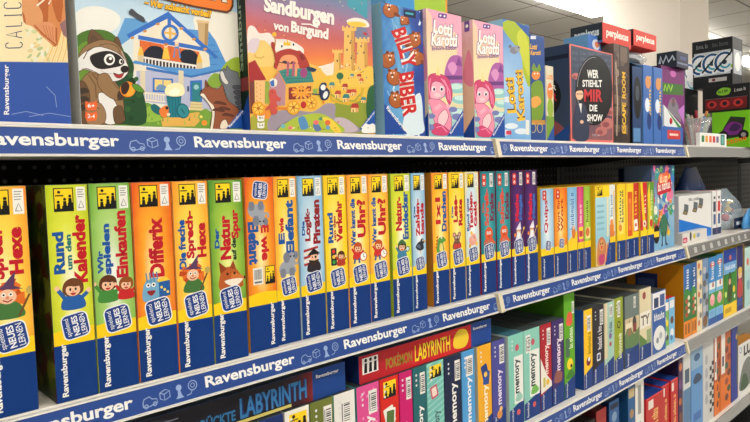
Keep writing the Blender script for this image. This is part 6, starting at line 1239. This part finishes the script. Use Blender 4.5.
side_stack(Xg, .2, yB, yA, S1, zA, (110, 190, 30), 'toy_car_box', 'neon green box with purple toy car', 'toy box', cargreen)
y2, z2 = at_x(700, 88, Xg + .01)
def blackbox(b, P, w, h):
    P.rect(0, 0, w, h, (24, 24, 26)); P.rect(w * .06, h * .08, w * .94, h * .5, (110, 26, 30))
    for i in range(3): P.ell(w * (.2 + .28 * i), h * .3, h * .17, (190, 50, 50), h * .14); P.ell(w * (.2 + .28 * i), h * .3, h * .08, (40, 20, 24))
    P.poly([(w * .04, h * .5), (w * .96, h * .5), (w * .96, h * .52), (w * .04, h * .52)], (90, 90, 94)); P.blob([(w * .3, h * .74), (w * .42, h * .9), (w * .6, h * .84), (w * .56, h * .64), (w * .38, h * .62)], (130, 190, 50)); P.text('~5', (w * .34, h * .7), (w * .55, h * .74), (w * .34, h * .8), (26, 40, 20), .03); P.text('~5', (w * .68, h * .7), (w * .92, h * .74), (w * .68, h * .82), (200, 200, 200), .02)
zb1 = S1 + (zA - S1) + .001
side_stack(Xg + .01, .2, yB + .002, y2 - .01, zb1, z2, (26, 26, 28), 'toy_box', 'black box with green splash logo, on top of the neon green car box', 'toy box', blackbox)
Xs = 2.9; y3, z3 = at_x(692, 45, Xs); y4, z4 = at_x(732.5, 36, Xs); z5 = z2 + .0014
def swirl(b, P, w, h, key=1):
    P.rect(0, 0, w, h, (26, 28, 32)); P.rect(w * .05, h * .24, w * .95, h * .74, (196, 206, 212))
    for k in range(3):
        cx = w * (.2 + .3 * k); cz = h * .49
        P.ell(cx, cz, h * .22, (236, 240, 244), h * .23); P.line(ell(cx, cz, h * .17, h * .19, n=16)[2:13], h * .05, (24, 80, 130)); P.line(ell(cx + h * .02, cz, h * .1, h * .12, n=14)[7:14], h * .04, (70, 170, 190)); P.ell(cx, cz, h * .05, (30, 50, 70)); P.line([(cx - h * .2, cz - h * .18), (cx + h * .14, cz + h * .2)], h * .035, (20, 26, 34)); P.ell(cx + h * .16, cz - h * .1, h * .04, (150, 200, 70))
    P.rect(w * .42, h * .1, w * .86, h * .18, (196, 190, 190)); P.rect(w * .5, h * .115, w * .58, h * .165, (120, 40, 40)); P.text('~4', (w * .1, h * .83), (w * .4, h * .83), (w * .1, h * .92), (120, 124, 130), .02); P.text('~7', (w * .5, h * .83), (w * .9, h * .83), (w * .5, h * .92), (80, 84, 90), .02)
    Q = b.pen(b.part('window', 'clear window with white and blue spinner')); q = b.w * 1000; Q.rect(q * .1, h * .24, q * .9, h * .74, (180, 188, 192)); Q.ell(q * .5, h * .5, q * .3, (240, 240, 240), h * .2)
side_stack(Xs, .13, y4, y3, z5, z4, (28, 30, 34), 'spinner_toy_box', 'big black box with white and blue swirls in its window', 'toy box', swirl)
b = px_box(684.8, 698, 75, 62, S1, 1.03, .06, (214, 220, 224), left=(40, 44, 50)); w, h = b.w * 1000, b.h * 1000; I = b.pen(b.part('picture_print')); I.ell(w * .4, h - 40, w * .5, (240, 240, 240), 40); I.line(ell(w * .4, h - 40, w * .4, 32, n=14)[2:10], 9, (30, 80, 140)); I.rect(0, 0, w, h - 110, (30, 32, 36)); I.line(ell(w * .5, h - 80, w * .3, 26, n=14)[7:13], 7, (60, 160, 190))
b.done('spinner_toy_box', 'white and blue swirl box between purple pack and big black box', 'toy box')
# clear cone of pens, pens standing in it
def tube(m, p0, p1, r0, r1, col, n=10):
    a = Vector(p0); b_ = Vector(p1); d = (b_ - a).normalized(); u = d.orthogonal().normalized(); v = d.cross(u)
    vs = [tuple(a + (u * math.cos(6.2832 * i / n) + v * math.sin(6.2832 * i / n)) * r0) for i in range(n)] + [tuple(b_ + (u * math.cos(6.2832 * i / n) + v * math.sin(6.2832 * i / n)) * r1) for i in range(n)]
    m.mesh(vs, [[i, (i + 1) % n, n + (i + 1) % n, n + i] for i in range(n)] + [list(range(n))[::-1], list(range(n, 2 * n))], col)
Yc = .93; xc = on_y(696, 130, Yc)[0]
o = empty('pen_holder', (xc, Yc, S1 + .0006)); tag(o, 'clear cone shaped holder with coloured pens in it', 'pen holder')
m = MB(); n = 18; vs = []
for zz, r in ((0, .03), (.05, .038), (.115, .058), (.115, .056), (.05, .036), (.004, .028)): vs += [(r * math.cos(6.2832 * i / n), r * math.sin(6.2832 * i / n), zz) for i in range(n)]
m.mesh(vs, [[k * n + i, k * n + (i + 1) % n, (k + 1) * n + (i + 1) % n, (k + 1) * n + i] for k in range(5) for i in range(n)] + [list(range(n))[::-1]], GLASSY((226, 234, 238), .3, 'cup')); m.build('clear_cup', o, smooth=True)
for i, c in enumerate(((206, 60, 60), (236, 200, 180), (60, 130, 80), (226, 90, 50), (236, 236, 230), (190, 40, 70), (80, 120, 180), (150, 180, 90), (240, 150, 60))):
    a = 6.2832 * i / 9; p = empty('pen', (xc, Yc, S1 + .006)); tag(p, ['red', 'pale peach', 'dark green', 'orange red', 'white', 'crimson', 'blue', 'light green', 'orange'][i] + ' pen standing in the clear cone holder', 'pen', 'pens in the clear holder')
    q0 = Vector((.012 * math.cos(a), .012 * math.sin(a), .0)); q1 = Vector((.045 * math.cos(a), .045 * math.sin(a), .115 + .012 * (i % 3)))
    t = MB(); tube(t, q0, q0 + (q1 - q0) * .72, .0055, .0055, c); t.build('barrel', p, smooth=True)
    t = MB(); tube(t, q0 + (q1 - q0) * .72, q1, .0065, .005, tuple(int(v * .8) for v in c)); t.build('cap', p, smooth=True)
b = px_box(700, 726.5, 138, 132.5, S1, .822, .014, (240, 240, 236)); w, h = b.w * 1000, b.h * 1000
P = b.pen(b.part('picture_print', 'row of five colour patches'))
for i, c in enumerate(((40, 130, 70), (240, 170, 50), (236, 110, 70), (206, 60, 50), (120, 110, 150))): P.poly(rrect(w * (.1 + .135 * i), h * .52, w * .09, h * .5, 3), c)
P.rect(w * .76, h * .1, w * .92, h * .92, (30, 120, 110)); P.rect(w * .8, h * .2, w * .88, h * .8, (120, 190, 180))
b.done('paint_box', 'low white box with five colour patches', 'box')
# leaning green, white and red blister pack between blue box and pen holder
m = MB(); x0 = on_y(664, 125, .87)[0]; x1 = on_y(681, 125, .87)[0]; zt = on_y(664, 105, .87)[1]
o = empty('blister_pack', (x0, .8705, S1 + .0006)); tag(o, 'slanted clear blister pack with green strip and red ball', 'toy pack'); w = x1 - x0; H = zt - S1
m.mesh([(0, 0, 0), (w, 0, 0), (w, 0, H * .55), (0, 0, H), (0, .022, 0), (w, .022, 0), (w, .022, H * .55), (0, .022, H)], [[0, 1, 2, 3], [7, 6, 5, 4], [0, 4, 5, 1], [1, 5, 6, 2], [2, 6, 7, 3], [3, 7, 4, 0]], (232, 234, 232)); m.build('backing_card', o)
F = Face((0, 0, 0), (1, 0, 0), (0, 0, 1), w, H); t = MB(); P = Pen(F, t, lambda x, y: (x * w, y * H)); P.poly([(.0, .98), (.14, .92), (1, .36), (1, .5)], (50, 140, 70)); P.poly([(0, .3), (.5, .3), (.5, .42), (0, .5)], (60, 80, 150)); t.build('printed_strip', o)
t = MB(); s = bmesh.new(); bmesh.ops.create_uvsphere(s, u_segments=16, v_segments=10, radius=.017); t.bm(s, C((206, 40, 60), .2, .6), Matrix.Translation((w * .4, .012, H * .62))); t.build('red_ball', o, smooth=True)
# the tall bright game standing behind the beaver game
b = topbox(386, 447.5, 10, None, 1.045, .08, (60, 150, 214), (80, 160, 214), h=.41, right=(236, 150, 60)); w, h = b.w * 1000, b.h * 1000
P = b.pen(b.part('picture_print', 'lime green shape on sky blue')); P.blob([(w * .5, h), (w * .46, h - 120), (w * .7, h - 190), (w, h - 130), (w, h)], (170, 206, 50)); P.rect(w * .96, 0, w, h, (240, 160, 50)); P.rect(w * .35, h - 110, w * .44, h - 86, (236, 236, 230))
b.done('board_game', 'tall sky blue and lime game standing behind the beaver game')
